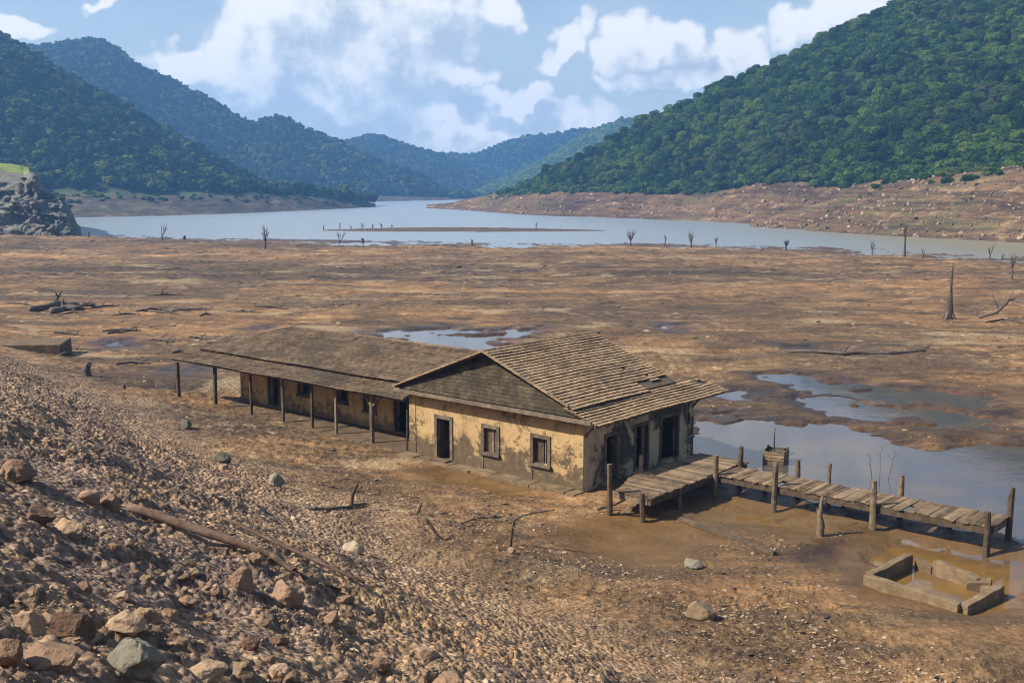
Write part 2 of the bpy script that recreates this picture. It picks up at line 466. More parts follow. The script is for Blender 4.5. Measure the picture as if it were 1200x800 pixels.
def curve(px, cols, k):
    """interpolates column k over the px of the control columns, smoothly"""
    xs = [c[0] for c in cols]; ys = [c[k] for c in cols]
    i = int(np.clip(np.searchsorted(xs, px) - 1, 0, len(xs) - 2))
    t = np.clip((px - xs[i]) / (xs[i + 1] - xs[i]), 0, 1)
    def sl(j):
        if j <= 0: return (ys[1] - ys[0]) / (xs[1] - xs[0])
        if j >= len(xs) - 1: return (ys[-1] - ys[-2]) / (xs[-1] - xs[-2])
        return (ys[j + 1] - ys[j - 1]) / (xs[j + 1] - xs[j - 1])
    h = xs[i + 1] - xs[i]
    return (2 * t**3 - 3 * t**2 + 1) * ys[i] + (t**3 - 2 * t**2 + t) * h * sl(i) + (-2 * t**3 + 3 * t**2) * ys[i + 1] + (t**3 - t**2) * h * sl(i + 1)

def build_hill(label, cols, seed, canopy, nj=(14, 40, 12), ni=220, rough=1.0, mat='hill'):
    """cols: px, D_toe, D_veg, y_veg, D_ridge, y_ridge. canopy is taken off the ridge so that the tree tops make the skyline"""
    pxs = np.linspace(cols[0][0], cols[-1][0], ni)
    a, b_, c_ = nj
    rows = []
    for px in pxs:
        Dt, Dv, yv, Dr, yr = (curve(px, cols, k) for k in range(1, 6))
        zv = CAM_H - Dv * tandep(yv); zr = max(CAM_H - Dr * tandep(yr) - canopy, zv + .4)
        Dr = max(Dr, Dv + 5)
        col = []
        for j in range(a):
            s = j / a; D = Dt - 12 + (Dv - Dt + 12) * s
            z0 = -3.0; prof = s ** 1.05
            col.append((D, z0 + (zv - z0) * prof, s * .5))
        for j in range(b_):
            s = j / b_; col.append((Dv + (Dr - Dv) * s, zv + (zr - zv) * (math.sin(s * PI / 2) * .45 + s * .55), .5 + .5 * min(1, s * 8 + .12)))
        for j in range(c_ + 1):
            s = j / c_; back = max(60, (Dr - Dv) * 1.1)
            col.append((Dr + back * s, zr - (zr + 4) * (s ** 1.5), 1.0))
        rows.append([((px - 600) / (F_PX * CP + 0.0) * 1.0 * D * (1287.3 / 1310.0), D, z, v) for D, z, v in col])
    A = np.array(rows)
    X, Y, Z, Vg = A[..., 0], A[..., 1], A[..., 2], A[..., 3]
    amp = rough * np.clip((Z + 1.0) / 30, 0, 1)
    Z = Z + (fbm(X * .022, Y * .022, 4, seed) * 9 * amp) * (1 - .75 * np.exp(-((np.arange(A.shape[1]) - (a + b_)) / 5.0) ** 2))[None, :]
    bandm = np.exp(-((np.arange(A.shape[1]) - a * .62) / (a * .42)) ** 2)[None, :]
    Z = Z + (ridged(X * .05, Y * .05, 4, seed + 2) - .45) * 2.6 * bandm * rough + fbm(X * .2, Y * .2, 4, seed + 4) * .9 * bandm * rough
    if cols is HR: Vg = Vg * sstep(-.022, -.008, X / Y)
    V = np.stack([X.ravel(), Y.ravel(), Z.ravel()], 1)
    nr, nc = X.shape
    idx = np.arange(nr * nc).reshape(nr, nc)
    Fq = np.stack([idx[:-1, :-1], idx[1:, :-1], idx[1:, 1:], idx[:-1, 1:]], -1).reshape(-1, 4)
    o = mesh_from('hill', V, Fq, M[mat], None, True, {'veg': ('POINT', Vg.ravel())})
    tag(o, label, 'hill', kind='structure')
    return A[..., 0], A[..., 1], Z, a, b_

def sample_grid(G, n, j0, j1, rng):
    X, Y, Z = G[:3]
    p = np.stack([X, Y, Z], -1)[:, j0:j1 + 1]
    e1 = p[1:, :-1] - p[:-1, :-1]; e2 = p[:-1, 1:] - p[:-1, :-1]
    ar = np.linalg.norm(np.cross(e1, e2), axis=-1).ravel()
    q = rng.choice(len(ar), n, p=ar / ar.sum())
    nj = p.shape[1] - 1
    i, j = q // nj, q % nj
    s, u = rng.random((n, 1)), rng.random((n, 1))
    return (p[i, j] * (1 - s) + p[i + 1, j] * s) * (1 - u) + (p[i, j + 1] * (1 - s) + p[i + 1, j + 1] * s) * u

# ------------------------------------------------------------------ foliage
def mat_foliage(name, stops, patchy=True):
    m, t, b = new_mat(name)
    oi = t.node('ShaderNodeObjectInfo')
    p = t.pos()
    r = oi.outputs['Random']
    pn = t.noise(oi.outputs['Location'], .022, 3, .6)
    fac = t.math('ADD', t.math('MULTIPLY', r, .58), t.math('MULTIPLY', pn, .62))
    fac = t.math('ADD', fac, t.math('MULTIPLY', t.math('SUBTRACT', t.noise(p, .55, 3, .6), .5), .38))
    col = t.ramp(fac, stops)
    if patchy:
        br = t.math('MULTIPLY', t.smooth(t.noise(oi.outputs['Location'], .03, 3, .6), .54, .62), t.smooth(r, .25, .7))
        col = t.mix(t.math('MULTIPLY', br, .6), col, (.070, .066, .032))
    t.l.new(col, b.inputs['Base Color']); b.inputs['Roughness'].default_value = .8
    b.inputs['Specular IOR Level'].default_value = .06
    tr = t.node('ShaderNodeBsdfTranslucent'); t.l.new(t.mix(1.0, col, (1.1, 1.25, .6), 'MULTIPLY'), tr.inputs[0])
    mx = t.node('ShaderNodeMixShader'); mx.inputs[0].default_value = .22
    t.l.new(b.outputs[0], mx.inputs[1]); t.l.new(tr.outputs[0], mx.inputs[2])
    t.l.new(mx.outputs[0], t.n['Material Output'].inputs[0])
    return m

def crown_data(rng, nleaf, size, H=7.0, W=3.2, lumps=9):
    """leaf quads spread through lumps of a crown standing on z = 0"""
    cs = []
    for k in range(lumps):
        a = rng.uniform(0, 2 * PI); rr = W * .62 * math.sqrt(rng.random())
        zc = rng.uniform(.40, .84) * H
        lim = W * (1.05 - .45 * abs(zc / H - .55) / .4)
        rr = min(rr, lim * .75)
        cs.append((rr * math.cos(a), rr * math.sin(a), zc, rng.uniform(.34, .56) * W))
    cs.append((0, 0, .62 * H, .55 * W))
    V = []; F = []
    w = np.array([c[3] ** 2 for c in cs]); w /= w.sum()
    pick = rng.choice(len(cs), nleaf, p=w)
    cs = np.array(cs)[pick]
    d = rng.normal(size=(nleaf, 3)); d /= np.linalg.norm(d, axis=1)[:, None]
    d[:, 2] = np.where(d[:, 2] < -.5, -d[:, 2], d[:, 2])
    rad = cs[:, 3] * rng.uniform(.72, 1.06, nleaf)
    c = cs[:, :3] + d * rad[:, None] * np.array([1, 1, .8])
    nrm = d + rng.normal(size=(nleaf, 3)) * .45 + np.array([0, 0, .25]); nrm /= np.linalg.norm(nrm, axis=1)[:, None]
    a = np.cross(nrm, rng.normal(size=(nleaf, 3))); a /= np.linalg.norm(a, axis=1)[:, None]
    b = np.cross(nrm, a)
    s = size * rng.uniform(.6, 1.25, nleaf)[:, None]
    v = np.stack([c - a * s * .5 - b * s * .32, c + a * s * .45 - b * s * .5, c + a * s * .55 + b * s * .38, c - a * s * .42 + b * s * .5], 1)
    f = np.arange(nleaf * 4).reshape(nleaf, 4)
    return v.reshape(-1, 3), f

def trunk_mesh(rng, H, n=6):
    mb = MB()
    lean = rng.uniform(-.3, .3, 2)
    mb.tube([(0, 0, -.8), (lean[0] * .3, lean[1] * .3, H * .3), (lean[0], lean[1], H * .7)], [.26, .2, .09], n, .08)
    for k in range(4):
        a = rng.uniform(0, 2 * PI); z = H * rng.uniform(.25, .45)
        mb.tube([(lean[0] * .4, lean[1] * .4, z), (math.cos(a) * 1.0, math.sin(a) * 1.0, z + 1.0), (math.cos(a) * 1.9, math.sin(a) * 1.9, z + 1.7)], [.11, .08, .03], 5)
    return mb

def gn_scatter(name, pts, rots, scls, coll, label, cat='', kind='stuff'):
    me = bpy.data.meshes.new(name)
    me.vertices.add(len(pts)); me.vertices.foreach_set('co', np.asarray(pts, np.float32).ravel())
    for nm, arr in (('rot', rots), ('scl', scls)):
        a = me.attributes.new(nm, 'FLOAT_VECTOR', 'POINT'); a.data.foreach_set('vector', np.asarray(arr, np.float32).ravel())
    me.update()
    o = link(bpy.data.objects.new(name, me))
    ng = bpy.data.node_groups.new(name + '_scatter', 'GeometryNodeTree')
    ng.interface.new_socket('Geometry', in_out='INPUT', socket_type='NodeSocketGeometry')
    ng.interface.new_socket('Geometry', in_out='OUTPUT', socket_type='NodeSocketGeometry')
    N = ng.nodes; L = ng.links
    gi = N.new('NodeGroupInput'); go = N.new('NodeGroupOutput')
    ip = N.new('GeometryNodeInstanceOnPoints'); ip.inputs['Pick Instance'].default_value = True
    ci = N.new('GeometryNodeCollectionInfo'); ci.inputs[0].default_value = coll
    ci.inputs['Separate Children'].default_value = True; ci.inputs['Reset Children'].default_value = True
    def na(nm):
        q = N.new('GeometryNodeInputNamedAttribute'); q.data_type = 'FLOAT_VECTOR'; q.inputs['Name'].default_value = nm
        return q.outputs[0]
    ri = N.new('FunctionNodeRandomValue'); ri.data_type = 'INT'
    for s in ri.inputs:
        if s.name == 'Max' and s.type == 'INT': s.default_value = 997
    L.new(gi.outputs[0], ip.inputs['Points']); L.new(ci.outputs[0], ip.inputs['Instance'])
    e2r = N.new('FunctionNodeEulerToRotation'); L.new(na('rot'), e2r.inputs[0]); L.new(e2r.outputs[0], ip.inputs['Rotation'])
    L.new(na('scl'), ip.inputs['Scale'])
    out = [s for s in ri.outputs if s.type == 'INT'][0]; L.new(out, ip.inputs['Instance Index'])
    L.new(ip.outputs[0], go.inputs[0])
    md = o.modifiers.new('scatter', 'NODES'); md.node_group = ng
    tag(o, label, cat, kind=kind)
    return o

# ------------------------------------------------------------------ rocks
def rock_mesh(rng, sub=2, cuts=9, flat=.75, rough=.06, dmin=.5):
    bm = bmesh.new(); bmesh.ops.create_icosphere(bm, subdivisions=sub, radius=1.0)
    co = np.array([v.co for v in bm.verts])
    for k in range(cuts):
        n = rng.normal(size=3); n /= np.linalg.norm(n); d = rng.uniform(dmin, .86)
        e = co @ n - d
        co = co - np.where(e > 0, e, 0)[:, None] * n * .94
    seed = rng.uniform(0, 100)
    for v, c in zip(bm.verts, co):
        n = mnoise.fractal(Vector(c * 2.2 + seed), 1.0, 2.0, 3)
        c = c * (1 + rough * n)
        v.co = Vector((c[0], c[1] * rng.uniform(.99, 1.01), c[2]))
    s = rng.uniform(.75, 1.2, 3); s[2] *= flat
    for v in bm.verts: v.co = Vector((v.co.x * s[0], v.co.y * s[1], v.co.z * s[2]))
    me = bpy.data.meshes.new('rock'); bm.to_mesh(me); bm.free()
    return me

def mat_rock(name, stops, sc=1.0, loc=True, moss=0.0):
    m, t, b = new_mat(name)
    oi = t.node('ShaderNodeObjectInfo'); p = t.pos()
    fac = t.math('MULTIPLY', oi.outputs['Random'], .8)
    if loc: fac = t.math('ADD', fac, t.math('MULTIPLY', t.math('SUBTRACT', t.noise(oi.outputs['Location'], .28, 4, .6), .5), 1.1))
    n = t.noise(p, 5 * sc, 5, .7); n2 = t.noise(p, 28 * sc, 4, .7)
    fac = t.math('ADD', t.math('ADD', fac, .1), t.math('MULTIPLY', t.math('SUBTRACT', n, .5), .45))
    col = t.ramp(fac, stops)
    col = t.mix(1.0, col, t.ramp(n2, [(.25, .65), (.5, 1.0), (.8, 1.3)]), 'MULTIPLY')
    if moss: col = t.mix(t.math('MULTIPLY', t.smooth(n, .45, .6), moss), col, (.10, .12, .055))
    t.l.new(col, b.inputs['Base Color']); b.inputs['Roughness'].default_value = .93
    t.l.new(t.bump(t.math('ADD', n, t.math('MULTIPLY', n2, .35)), .05 / sc, .9), b.inputs['Normal'])
    return m

# ------------------------------------------------------------------ building materials
def mat_plaster(name, base, dark, lowband=True, amt=.5, w1=.5, w2=.55, soft=.09, mould_amt=.75):
    m, t, b = new_mat(name)
    o = t.obj(); sep = t.node('ShaderNodeSeparateXYZ'); t.l.new(o, sep.inputs[0])
    n1 = t.noise(o, .55, 6, .65, .4); n2 = t.noise(o, 2.2, 6, .7, .5); n3 = t.noise(o, 14, 4, .7)
    streak = t.noise(t.scaled(o, (1.7, 1.7, .45)), 1.0, 7, .7, .5)
    col = t.mix(t.smooth(n2, .35, .65), base, tuple(c * 1.22 for c in base))
    col = t.mix(t.math('MULTIPLY', t.smooth(streak, .50, .66), .5), col, tuple(c * .42 for c in base))
    mould = t.math('MULTIPLY', t.smooth(t.noise(o, 1.1, 8, .78, .8), .49, .66), mould_amt)
    col = t.mix(mould, col, (.060, .046, .028))
    # plaster gone: grey brown render below
    z = sep.outputs[2]
    low = t.math('MULTIPLY', t.math('SUBTRACT', 1.2, z), .085 if lowband else 0.0)
    gone = t.math('ADD', t.math('ADD', t.math('MULTIPLY', n1, w1), t.math('MULTIPLY', n2, w2)), low)
    g = t.smooth(gone, .575 - amt * .06, .575 + soft - amt * .06)
    gcol = t.ramp(t.noise(o, 3.5, 5, .7), [(.3, tuple(c * .5 for c in dark)), (.6, dark), (.78, tuple(c * 2.1 for c in dark))])
    col = t.mix(g, col, gcol)
    spots = t.math('MULTIPLY', t.smooth(n3, .62, .72), t.smooth(n2, .5, .62))
    col = t.mix(t.math('MULTIPLY', spots, .8), col, tuple(c * .4 for c in dark))
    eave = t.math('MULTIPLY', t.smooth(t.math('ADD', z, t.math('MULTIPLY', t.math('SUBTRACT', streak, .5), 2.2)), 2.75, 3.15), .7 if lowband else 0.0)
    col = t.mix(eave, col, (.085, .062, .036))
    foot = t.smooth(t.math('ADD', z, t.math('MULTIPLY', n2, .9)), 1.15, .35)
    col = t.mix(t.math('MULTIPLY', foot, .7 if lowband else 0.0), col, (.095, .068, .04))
    t.l.new(col, b.inputs['Base Color']); b.inputs['Roughness'].default_value = .92
    h = t.math('ADD', t.math('MULTIPLY', g, -.5), t.math('ADD', t.math('MULTIPLY', n2, .3), t.math('MULTIPLY', n3, .22)))
    t.l.new(t.bump(h, .05), b.inputs['Normal'])
    return m

def mat_simple(name, stops, scale=(1, 1, 1), s=3.0, rough=.9, bump=.01, rnd=.35, stain=None, s2=14.0):
    """noise coloured material in object space, each face group tinted by its 'rnd' value"""
    m, t, b = new_mat(name)
    o = t.obj(); os_ = t.scaled(o, scale)
    n = t.noise(os_, s, 6, .68, .3); n2 = t.noise(os_, s2, 4, .7)
    fac = t.math('ADD', n, t.math('MULTIPLY', t.math('SUBTRACT', t.attr('rnd'), .5), rnd))
    col = t.ramp(fac, stops)
    col = t.mix(1.0, col, t.ramp(n2, [(.25, .68), (.5, 1.0), (.8, 1.28)]), 'MULTIPLY')
    if stain:
        col = t.mix(t.math('MULTIPLY', t.smooth(t.noise(o, stain[1], 5, .65, .4), .5, .62), stain[2]), col, stain[0])
    t.l.new(col, b.inputs['Base Color']); b.inputs['Roughness'].default_value = rough
    t.l.new(t.bump(t.math('ADD', n, t.math('MULTIPLY', n2, .5)), bump), b.inputs['Normal'])
    return m

M = {}
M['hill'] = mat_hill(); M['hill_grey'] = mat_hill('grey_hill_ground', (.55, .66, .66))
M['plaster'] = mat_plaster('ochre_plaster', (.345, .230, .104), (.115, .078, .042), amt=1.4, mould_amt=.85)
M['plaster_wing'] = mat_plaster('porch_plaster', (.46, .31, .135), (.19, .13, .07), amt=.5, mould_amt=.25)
M['plaster_dark'] = mat_plaster('blackened_plaster', (.42, .31, .18), (.095, .070, .045), False, 1.05, .85, .22, mould_amt=.4)
M['tile'] = mat_simple('roof_tile', [(.2, (.090, .057, .029)), (.42, (.215, .142, .073)), (.6, (.295, .200, .106)), (.8, (.38, .275, .16))], (1, 1, 1), 1.6, .9, .012, .20, ((.105, .075, .042), .6, .6))
M['tile_old'] = mat_simple('old_roof_tile', [(.2, (.050, .033, .019)), (.42, (.108, .072, .040)), (.6, (.160, .110, .063)), (.8, (.24, .175, .107))], (1, 1, 1), 1.2, .92, .012, .20, ((.060, .046, .029), .45, .65))
M['gable'] = mat_simple('mossy_shingle', [(.25, (.022, .016, .010)), (.45, (.045, .033, .019)), (.6, (.075, .056, .031)), (.8, (.19, .145, .085))], (1, 1, 1), 2.2, .95, .02, .10, ((.032, .026, .012), .9, .6))
M['wood'] = mat_simple('weathered_wood', [(.22, (.045, .030, .018)), (.45, (.098, .067, .038)), (.6, (.148, .104, .060)), (.8, (.235, .172, .105))], (1, 1, 1), 5, .88, .012, .45, ((.055, .042, .026), 1.2, .5), 30)
M['plank'] = mat_simple('deck_plank', [(.22, (.065, .042, .023)), (.42, (.135, .090, .048)), (.6, (.190, .130, .070)), (.82, (.26, .185, .105))], (1, 1, 1), 3, .88, .012, .5, ((.065, .046, .028), .9, .55), 22)
M['wood_dark'] = mat_simple('dark_timber', [(.25, (.030, .022, .015)), (.5, (.070, .050, .033)), (.75, (.13, .095, .063))], (1, 1, 1), 5, .9, .01, .3, None, 25)
M['stone_trim'] = mat_simple('stone_surround', [(.25, (.052, .038, .023)), (.5, (.112, .084, .052)), (.75, (.20, .152, .096))], (1, 1, 1), 3, .92, .012, .2, ((.05, .04, .03), 1.5, .5), 20)
M['concrete'] = mat_simple('muddy_concrete', [(.25, (.068, .045, .023)), (.48, (.135, .090, .046)), (.75, (.24, .168, .092))], (1, 1, 1), 1.8, .92, .012, .15, ((.095, .07, .038), 1.3, .5), 18)
M['floor'] = mat_simple('muddy_floor', [(.25, (.045, .030, .017)), (.5, (.090, .060, .033)), (.75, (.15, .10, .056))], (1, 1, 1), 1.0, .95, .015, .1)
M['inner'] = mat_simple('inner_wall', [(.25, (.09, .065, .04)), (.5, (.17, .12, .07)), (.75, (.25, .18, .1))], (1, 1, 1), 1.0, .95, .015, .1)
M['dead'] = mat_simple('dead_wood', [(.25, (.040, .030, .022)), (.5, (.085, .064, .046)), (.75, (.15, .12, .09))], (1, 1, 1), 2.5, .92, .02, .3, None, 12)
M['log'] = mat_simple('brown_log', [(.25, (.040, .025, .016)), (.5, (.090, .055, .035)), (.75, (.20, .13, .085))], (1, 1, 1), 5, .92, .015, .3, None, 30)
M['rock'] = mat_rock('bank_stone', [(.03, (.090, .055, .031)), (.26, (.220, .140, .078)), (.50, (.335, .222, .122)), (.76, (.43, .285, .138)), (1.0, (.48, .37, .225))])
M['rock_grey'] = mat_rock('grey_boulder', [(.1, (.10, .084, .057)), (.5, (.18, .155, .108)), (.9, (.28, .245, .18))], 1.0, False, .12)
M['rock_brown'] = mat_rock('brown_boulder', [(.1, (.12, .070, .042)), (.5, (.21, .127, .075)), (.9, (.31, .20, .12))], 1.0, False)
M['rock_tan'] = mat_rock('tan_boulder', [(.1, (.17, .115, .07)), (.5, (.275, .195, .12)), (.9, (.39, .295, .195))], 1.0, False)
M['rock_warm'] = mat_rock('warm_boulder', [(.1, (.15, .088, .048)), (.5, (.25, .155, .085)), (.9, (.36, .245, .145))], 1.0, False)
M['rock_mud'] = mat_rock('mud_caked_boulder', [(.1, (.10, .066, .036)), (.5, (.185, .122, .066)), (.9, (.28, .195, .115))], 1.0, False)
M['clod'] = mat_rock('mud_clod', [(.05, (.045, .030, .020)), (.4, (.11, .070, .043)), (.7, (.20, .135, .08)), (.95, (.34, .25, .15))])
M['cliff'] = mat_rock('cliff_rock', [(.18, (.07, .062, .048)), (.34, (.22, .20, .16)), (.48, (.44, .41, .35)), (.62, (.74, .71, .65))], .22, False)
M['grass'] = mat_simple('cliff_grass', [(.25, (.09, .12, .02)), (.5, (.19, .22, .04)), (.75, (.30, .30, .07))], (1, 1, 1), .5, .95, .2, .1)
M['leaf'] = mat_foliage('forest_leaves', [(.25, (.010, .026, .006)), (.47, (.021, .050, .010)), (.66, (.046, .092, .012)), (.92, (.098, .138, .020))])
M['leaf_far'] = mat_foliage('far_forest_leaves', [(.25, (.007, .020, .009)), (.50, (.015, .038, .014)), (.68, (.035, .066, .020)), (.92, (.155, .18, .040))], False)  # brightest stop puts sunlit crowns into the leaf colour
M['leaf_sunny'] = mat_foliage('sunny_far_leaves', [(.2, (.035, .068, .012)), (.48, (.07, .12, .018)), (.72, (.13, .18, .028)), (.95, (.22, .25, .045))], False)  # brighter copy of the far leaves, its sunlight painted into the colour
M['bark'] = mat_simple('bark', [(.3, (.05, .038, .027)), (.7, (.12, .095, .07))], (1, 1, .3), 3, .95, .02, .2)

# ================================================================== build terrain, water, hills
build_ground()
build_water()

HR = [  # px, D_toe, D_veg, y_veg, D_ridge, y_ridge : the near forested hill beyond the terraced shore
    (500, 640, 650, 241, 660, 241), (530, 600, 622, 239, 640, 236), (560, 560, 600, 232, 625, 229), (600, 508, 565, 225, 605, 214), (640, 480, 540, 222, 590, 200), (700, 455, 515, 220, 570, 175), (760, 430, 492, 219, 550, 141),
    (820, 405, 468, 218, 540, 111), (900, 372, 435, 214, 535, 74), (960, 352, 415, 210, 535, 43), (1020, 335, 396, 206, 540, 14), (1060, 325, 386, 203, 545, -4),
    (1130, 305, 366, 199, 550, -38), (1200, 288, 346, 194, 555, -72), (1300, 268, 324, 188, 560, -90), (1500, 240, 290, 180, 560, -105), (1750, 215, 260, 180, 540, -105)]
HA = [(-700, 380, 440, 222, 640, -40), (-350, 420, 480, 224, 690, -45), (-200, 432, 490, 225, 700, -35), (-60, 442, 498, 226, 705, -8), (0, 445, 502, 226, 705, 28), (30, 447, 504, 226, 702, 49), (90, 452, 510, 226, 700, 87), (150, 465, 522, 227, 695, 123), (200, 480, 536, 227, 690, 153),
      (260, 505, 558, 228, 680, 189), (320, 545, 590, 229, 670, 218), (350, 575, 612, 230, 668, 227), (390, 610, 640, 233, 668, 231), (425, 655, 675, 237, 690, 236), (440, 680, 690, 240, 700, 240)]
HB = [(-300, 840, 900, 228, 1180, 70), (-100, 840, 900, 228, 1180, 62), (50, 840, 900, 228, 1180, 52), (110, 845, 905, 228, 1180, 45), (135, 850, 910, 228, 1180, 48), (170, 855, 915, 229, 1175, 74), (220, 860, 920, 229, 1165, 99), (270, 865, 925, 229, 1155, 127), (298, 868, 928, 229, 1150, 142),
      (330, 870, 930, 229, 1140, 137), (352, 875, 932, 230, 1135, 146), (400, 885, 940, 230, 1120, 165), (440, 900, 950, 230, 1110, 185), (500, 940, 985, 231, 1090, 208), (530, 975, 1010, 232, 1080, 226), (560, 1030, 1050, 233, 1075, 233)]
HC = [(250, 1200, 1260, 230, 1600, 190), (380, 1200, 1260, 230, 1600, 176), (410, 1200, 1260, 230, 1600, 164), (440, 1205, 1265, 230, 1600, 157), (480, 1215, 1275, 230, 1590, 169), (520, 1230, 1290, 230, 1580, 181), (560, 1260, 1310, 230, 1560, 200), (600, 1320, 1360, 231, 1540, 219), (640, 1400, 1430, 231, 1500, 230)]
HD = [(440, 1500, 1560, 228, 1800, 185), (500, 1500, 1560, 228, 1800, 186), (525, 1500, 1560, 228, 1800, 181), (560, 1500, 1560, 228, 1800, 181), (600, 1500, 1560, 228, 1800, 164), (640, 1500, 1560, 228, 1800, 159), (690, 1500, 1560, 228, 1800, 152), (760, 1500, 1560, 228, 1800, 155), (860, 1500, 1560, 228, 1800, 170)]
HE = [(525, 1150, 1170, 232, 1190, 231), (550, 1100, 1150, 231, 1330, 226), (570, 1070, 1130, 230, 1350, 216), (600, 1040, 1110, 230, 1370, 202), (640, 1010, 1090, 229, 1390, 184), (670, 1000, 1080, 229, 1400, 164), (700, 990, 1070, 229, 1400, 149), (735, 985, 1065, 229, 1400, 138), (760, 980, 1060, 229, 1400, 141), (800, 975, 1055, 229, 1400, 152), (900, 970, 1050, 229, 1400, 180)]
SPUR = [(880, 352, 360, 262, 372, 261), (900, 338, 352, 259, 372, 257), (940, 322, 350, 249, 378, 244), (1000, 303, 345, 230, 372, 226), (1050, 290, 335, 216, 362, 212), (1100, 279, 325, 207, 352, 204), (1150, 268, 315, 201, 342, 199), (1200, 258, 306, 194, 334, 193), (1300, 240, 288, 185, 318, 186), (1500, 215, 262, 175, 300, 178), (1700, 195, 240, 170, 280, 175)]
G_r = build_hill('green forested hill above a terraced bare brown shore', HR, 101, 4.5)
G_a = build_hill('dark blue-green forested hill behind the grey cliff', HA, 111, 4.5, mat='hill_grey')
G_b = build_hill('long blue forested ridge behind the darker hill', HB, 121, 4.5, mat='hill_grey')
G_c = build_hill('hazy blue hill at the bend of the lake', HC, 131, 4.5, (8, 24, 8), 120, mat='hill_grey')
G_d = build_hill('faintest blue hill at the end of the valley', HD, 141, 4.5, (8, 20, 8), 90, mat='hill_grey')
G_e = build_hill('pale green hill partly behind the near forested slope', HE, 151, 4.5, (8, 24, 8), 120)
G_s = build_hill('bare stony spur of brown earth reaching into the lake', SPUR, 161, .0, (22, 12, 8), 200, .55)
_sp = [o for o in bpy.data.objects if o.name.startswith('hill')][-1]
_va = _sp.data.attributes['veg']; _va.data.foreach_set('value', np.zeros(len(_va.data), np.float32))

# sandbar in the lake
def build_sandbar():
    x0, y0 = P(535, 270, LAKE_Z)
    nx, ny = 160, 30
    X, Y = np.meshgrid(np.linspace(-48, 48, nx), np.linspace(-15, 15, ny), indexing='ij')
    r = ((X - 2) / (42 + 3 * perlin(Y * .1, X * 0, 3))) ** 2 + ((Y + 2.0 * np.sin(X * .05)) / (9 - .08 * X + fbm(X * .07, Y * .05, 3, 4) * 4)) ** 2
    Z = LAKE_Z + .85 * (1 - r) .clip(-1.2, 1) + fbm(X * .3, Y * .3, 3, 8) * .14
    V = np.stack([X + x0, Y + y0, Z], -1).reshape(-1, 3)
    idx = np.arange(nx * ny).reshape(nx, ny)
    Fq = np.stack([idx[:-1, :-1], idx[1:, :-1], idx[1:, 1:], idx[:-1, 1:]], -1).reshape(-1, 4)
    o = mesh_from('sandbar', V, Fq, M['floor'], None, True)
    tag(o, 'low dark sandbar lying across the blue lake', 'sandbar', kind='structure')
build_sandbar()

# ------------------------------------------------------------------ forests
def proto_coll(name, meshes):
    c = bpy.data.collections.new(name)
    for i, me in enumerate(meshes):
        c.objects.link(bpy.data.objects.new(name + '_%d' % i, me))
    return c

rngt = np.random.default_rng(5)
def crown_mesh(rng, nleaf, size, mat, H, W, name='crown', lumps=9):
    v, f = crown_data(rng, nleaf, size, H, W, lumps)
    o = mesh_from(name, v, f, mat, add=False); me = o.data; bpy.data.objects.remove(o)
    return me
near_crowns = [crown_mesh(rngt, 1500, .52, M['leaf'], rngt.uniform(6, 8.5), rngt.uniform(2.9, 3.8), lumps=int(rngt.integers(7, 13))) for _ in range(9)]
far_crowns = [crown_mesh(rngt, 420, .95, M['leaf_far'], rngt.uniform(6, 8.5), rngt.uniform(2.9, 3.8), lumps=7) for _ in range(6)]
bush_crowns = [crown_mesh(rngt, 420, .42, M['leaf'], 2.6, 1.9, lumps=6) for _ in range(3)]
near_trunks = []
for k in range(4):
    o = trunk_mesh(rngt, 6.5).build('trunk', M['bark']); near_trunks.append(o.data); bpy.data.objects.remove(o)
coll_near = proto_coll('near_tree_kinds', near_crowns); coll_far = proto_coll('far_tree_kinds', far_crowns)
coll_sunny = proto_coll('sunny_tree_kinds', [crown_mesh(rngt, 420, .95, M['leaf_sunny'], rngt.uniform(6, 8.5), rngt.uniform(2.9, 3.8), lumps=7) for _ in range(4)])
coll_bush = proto_coll('bush_kinds', bush_crowns)

def forest(name, G, n, coll, label, rng, smin, smax, j0=None, j1=None, keep=None):
    a, b_ = G[3], G[4]
    p = sample_grid(G, n, a + 1 if j0 is None else j0, (a + b_ + 4) if j1 is None else j1, rng)
    s = rng.uniform(smin, smax, n) * np.where(rng.random(n) < .06, 1.25, 1.0)
    rot = np.stack([rng.normal(0, .06, n), rng.normal(0, .06, n), rng.uniform(0, 2 * PI, n)], 1)
    scl = np.stack([s * rng.uniform(.9, 1.15, n), s * rng.uniform(.9, 1.15, n), s * rng.uniform(.85, 1.15, n)], 1)
    p[:, 2] -= .9 * s
    if G is G_r:
        ok = p[:, 0] / p[:, 1] > -.012 + rng.normal(0, .004, n); p, rot, scl = p[ok], rot[ok], scl[ok]
        scl = scl * (.45 + .55 * sstep(-.015, .05, p[:, 0] / p[:, 1]))[:, None]
    return p, rot, scl

def px_of(p):
    d = p - np.array([0, 0, CAM_H])
    yf = d[:, 1] * CP - d[:, 2] * SP
    return 600 + F_PX * d[:, 0] / yf, 400 - F_PX * (d[:, 1] * SP + d[:, 2] * CP) / yf, yf

rngf = np.random.default_rng(77)
p, rot, scl = forest('f', G_r, 12500, coll_near, '', rngf, .42, 1.08)
px, py, yf = px_of(p)
inside = (px > 590) & (px < 1195)
appar = np.where(inside, scl[:, 0] / yf, 0)
order = np.argsort(-appar)
solo = order[:240]
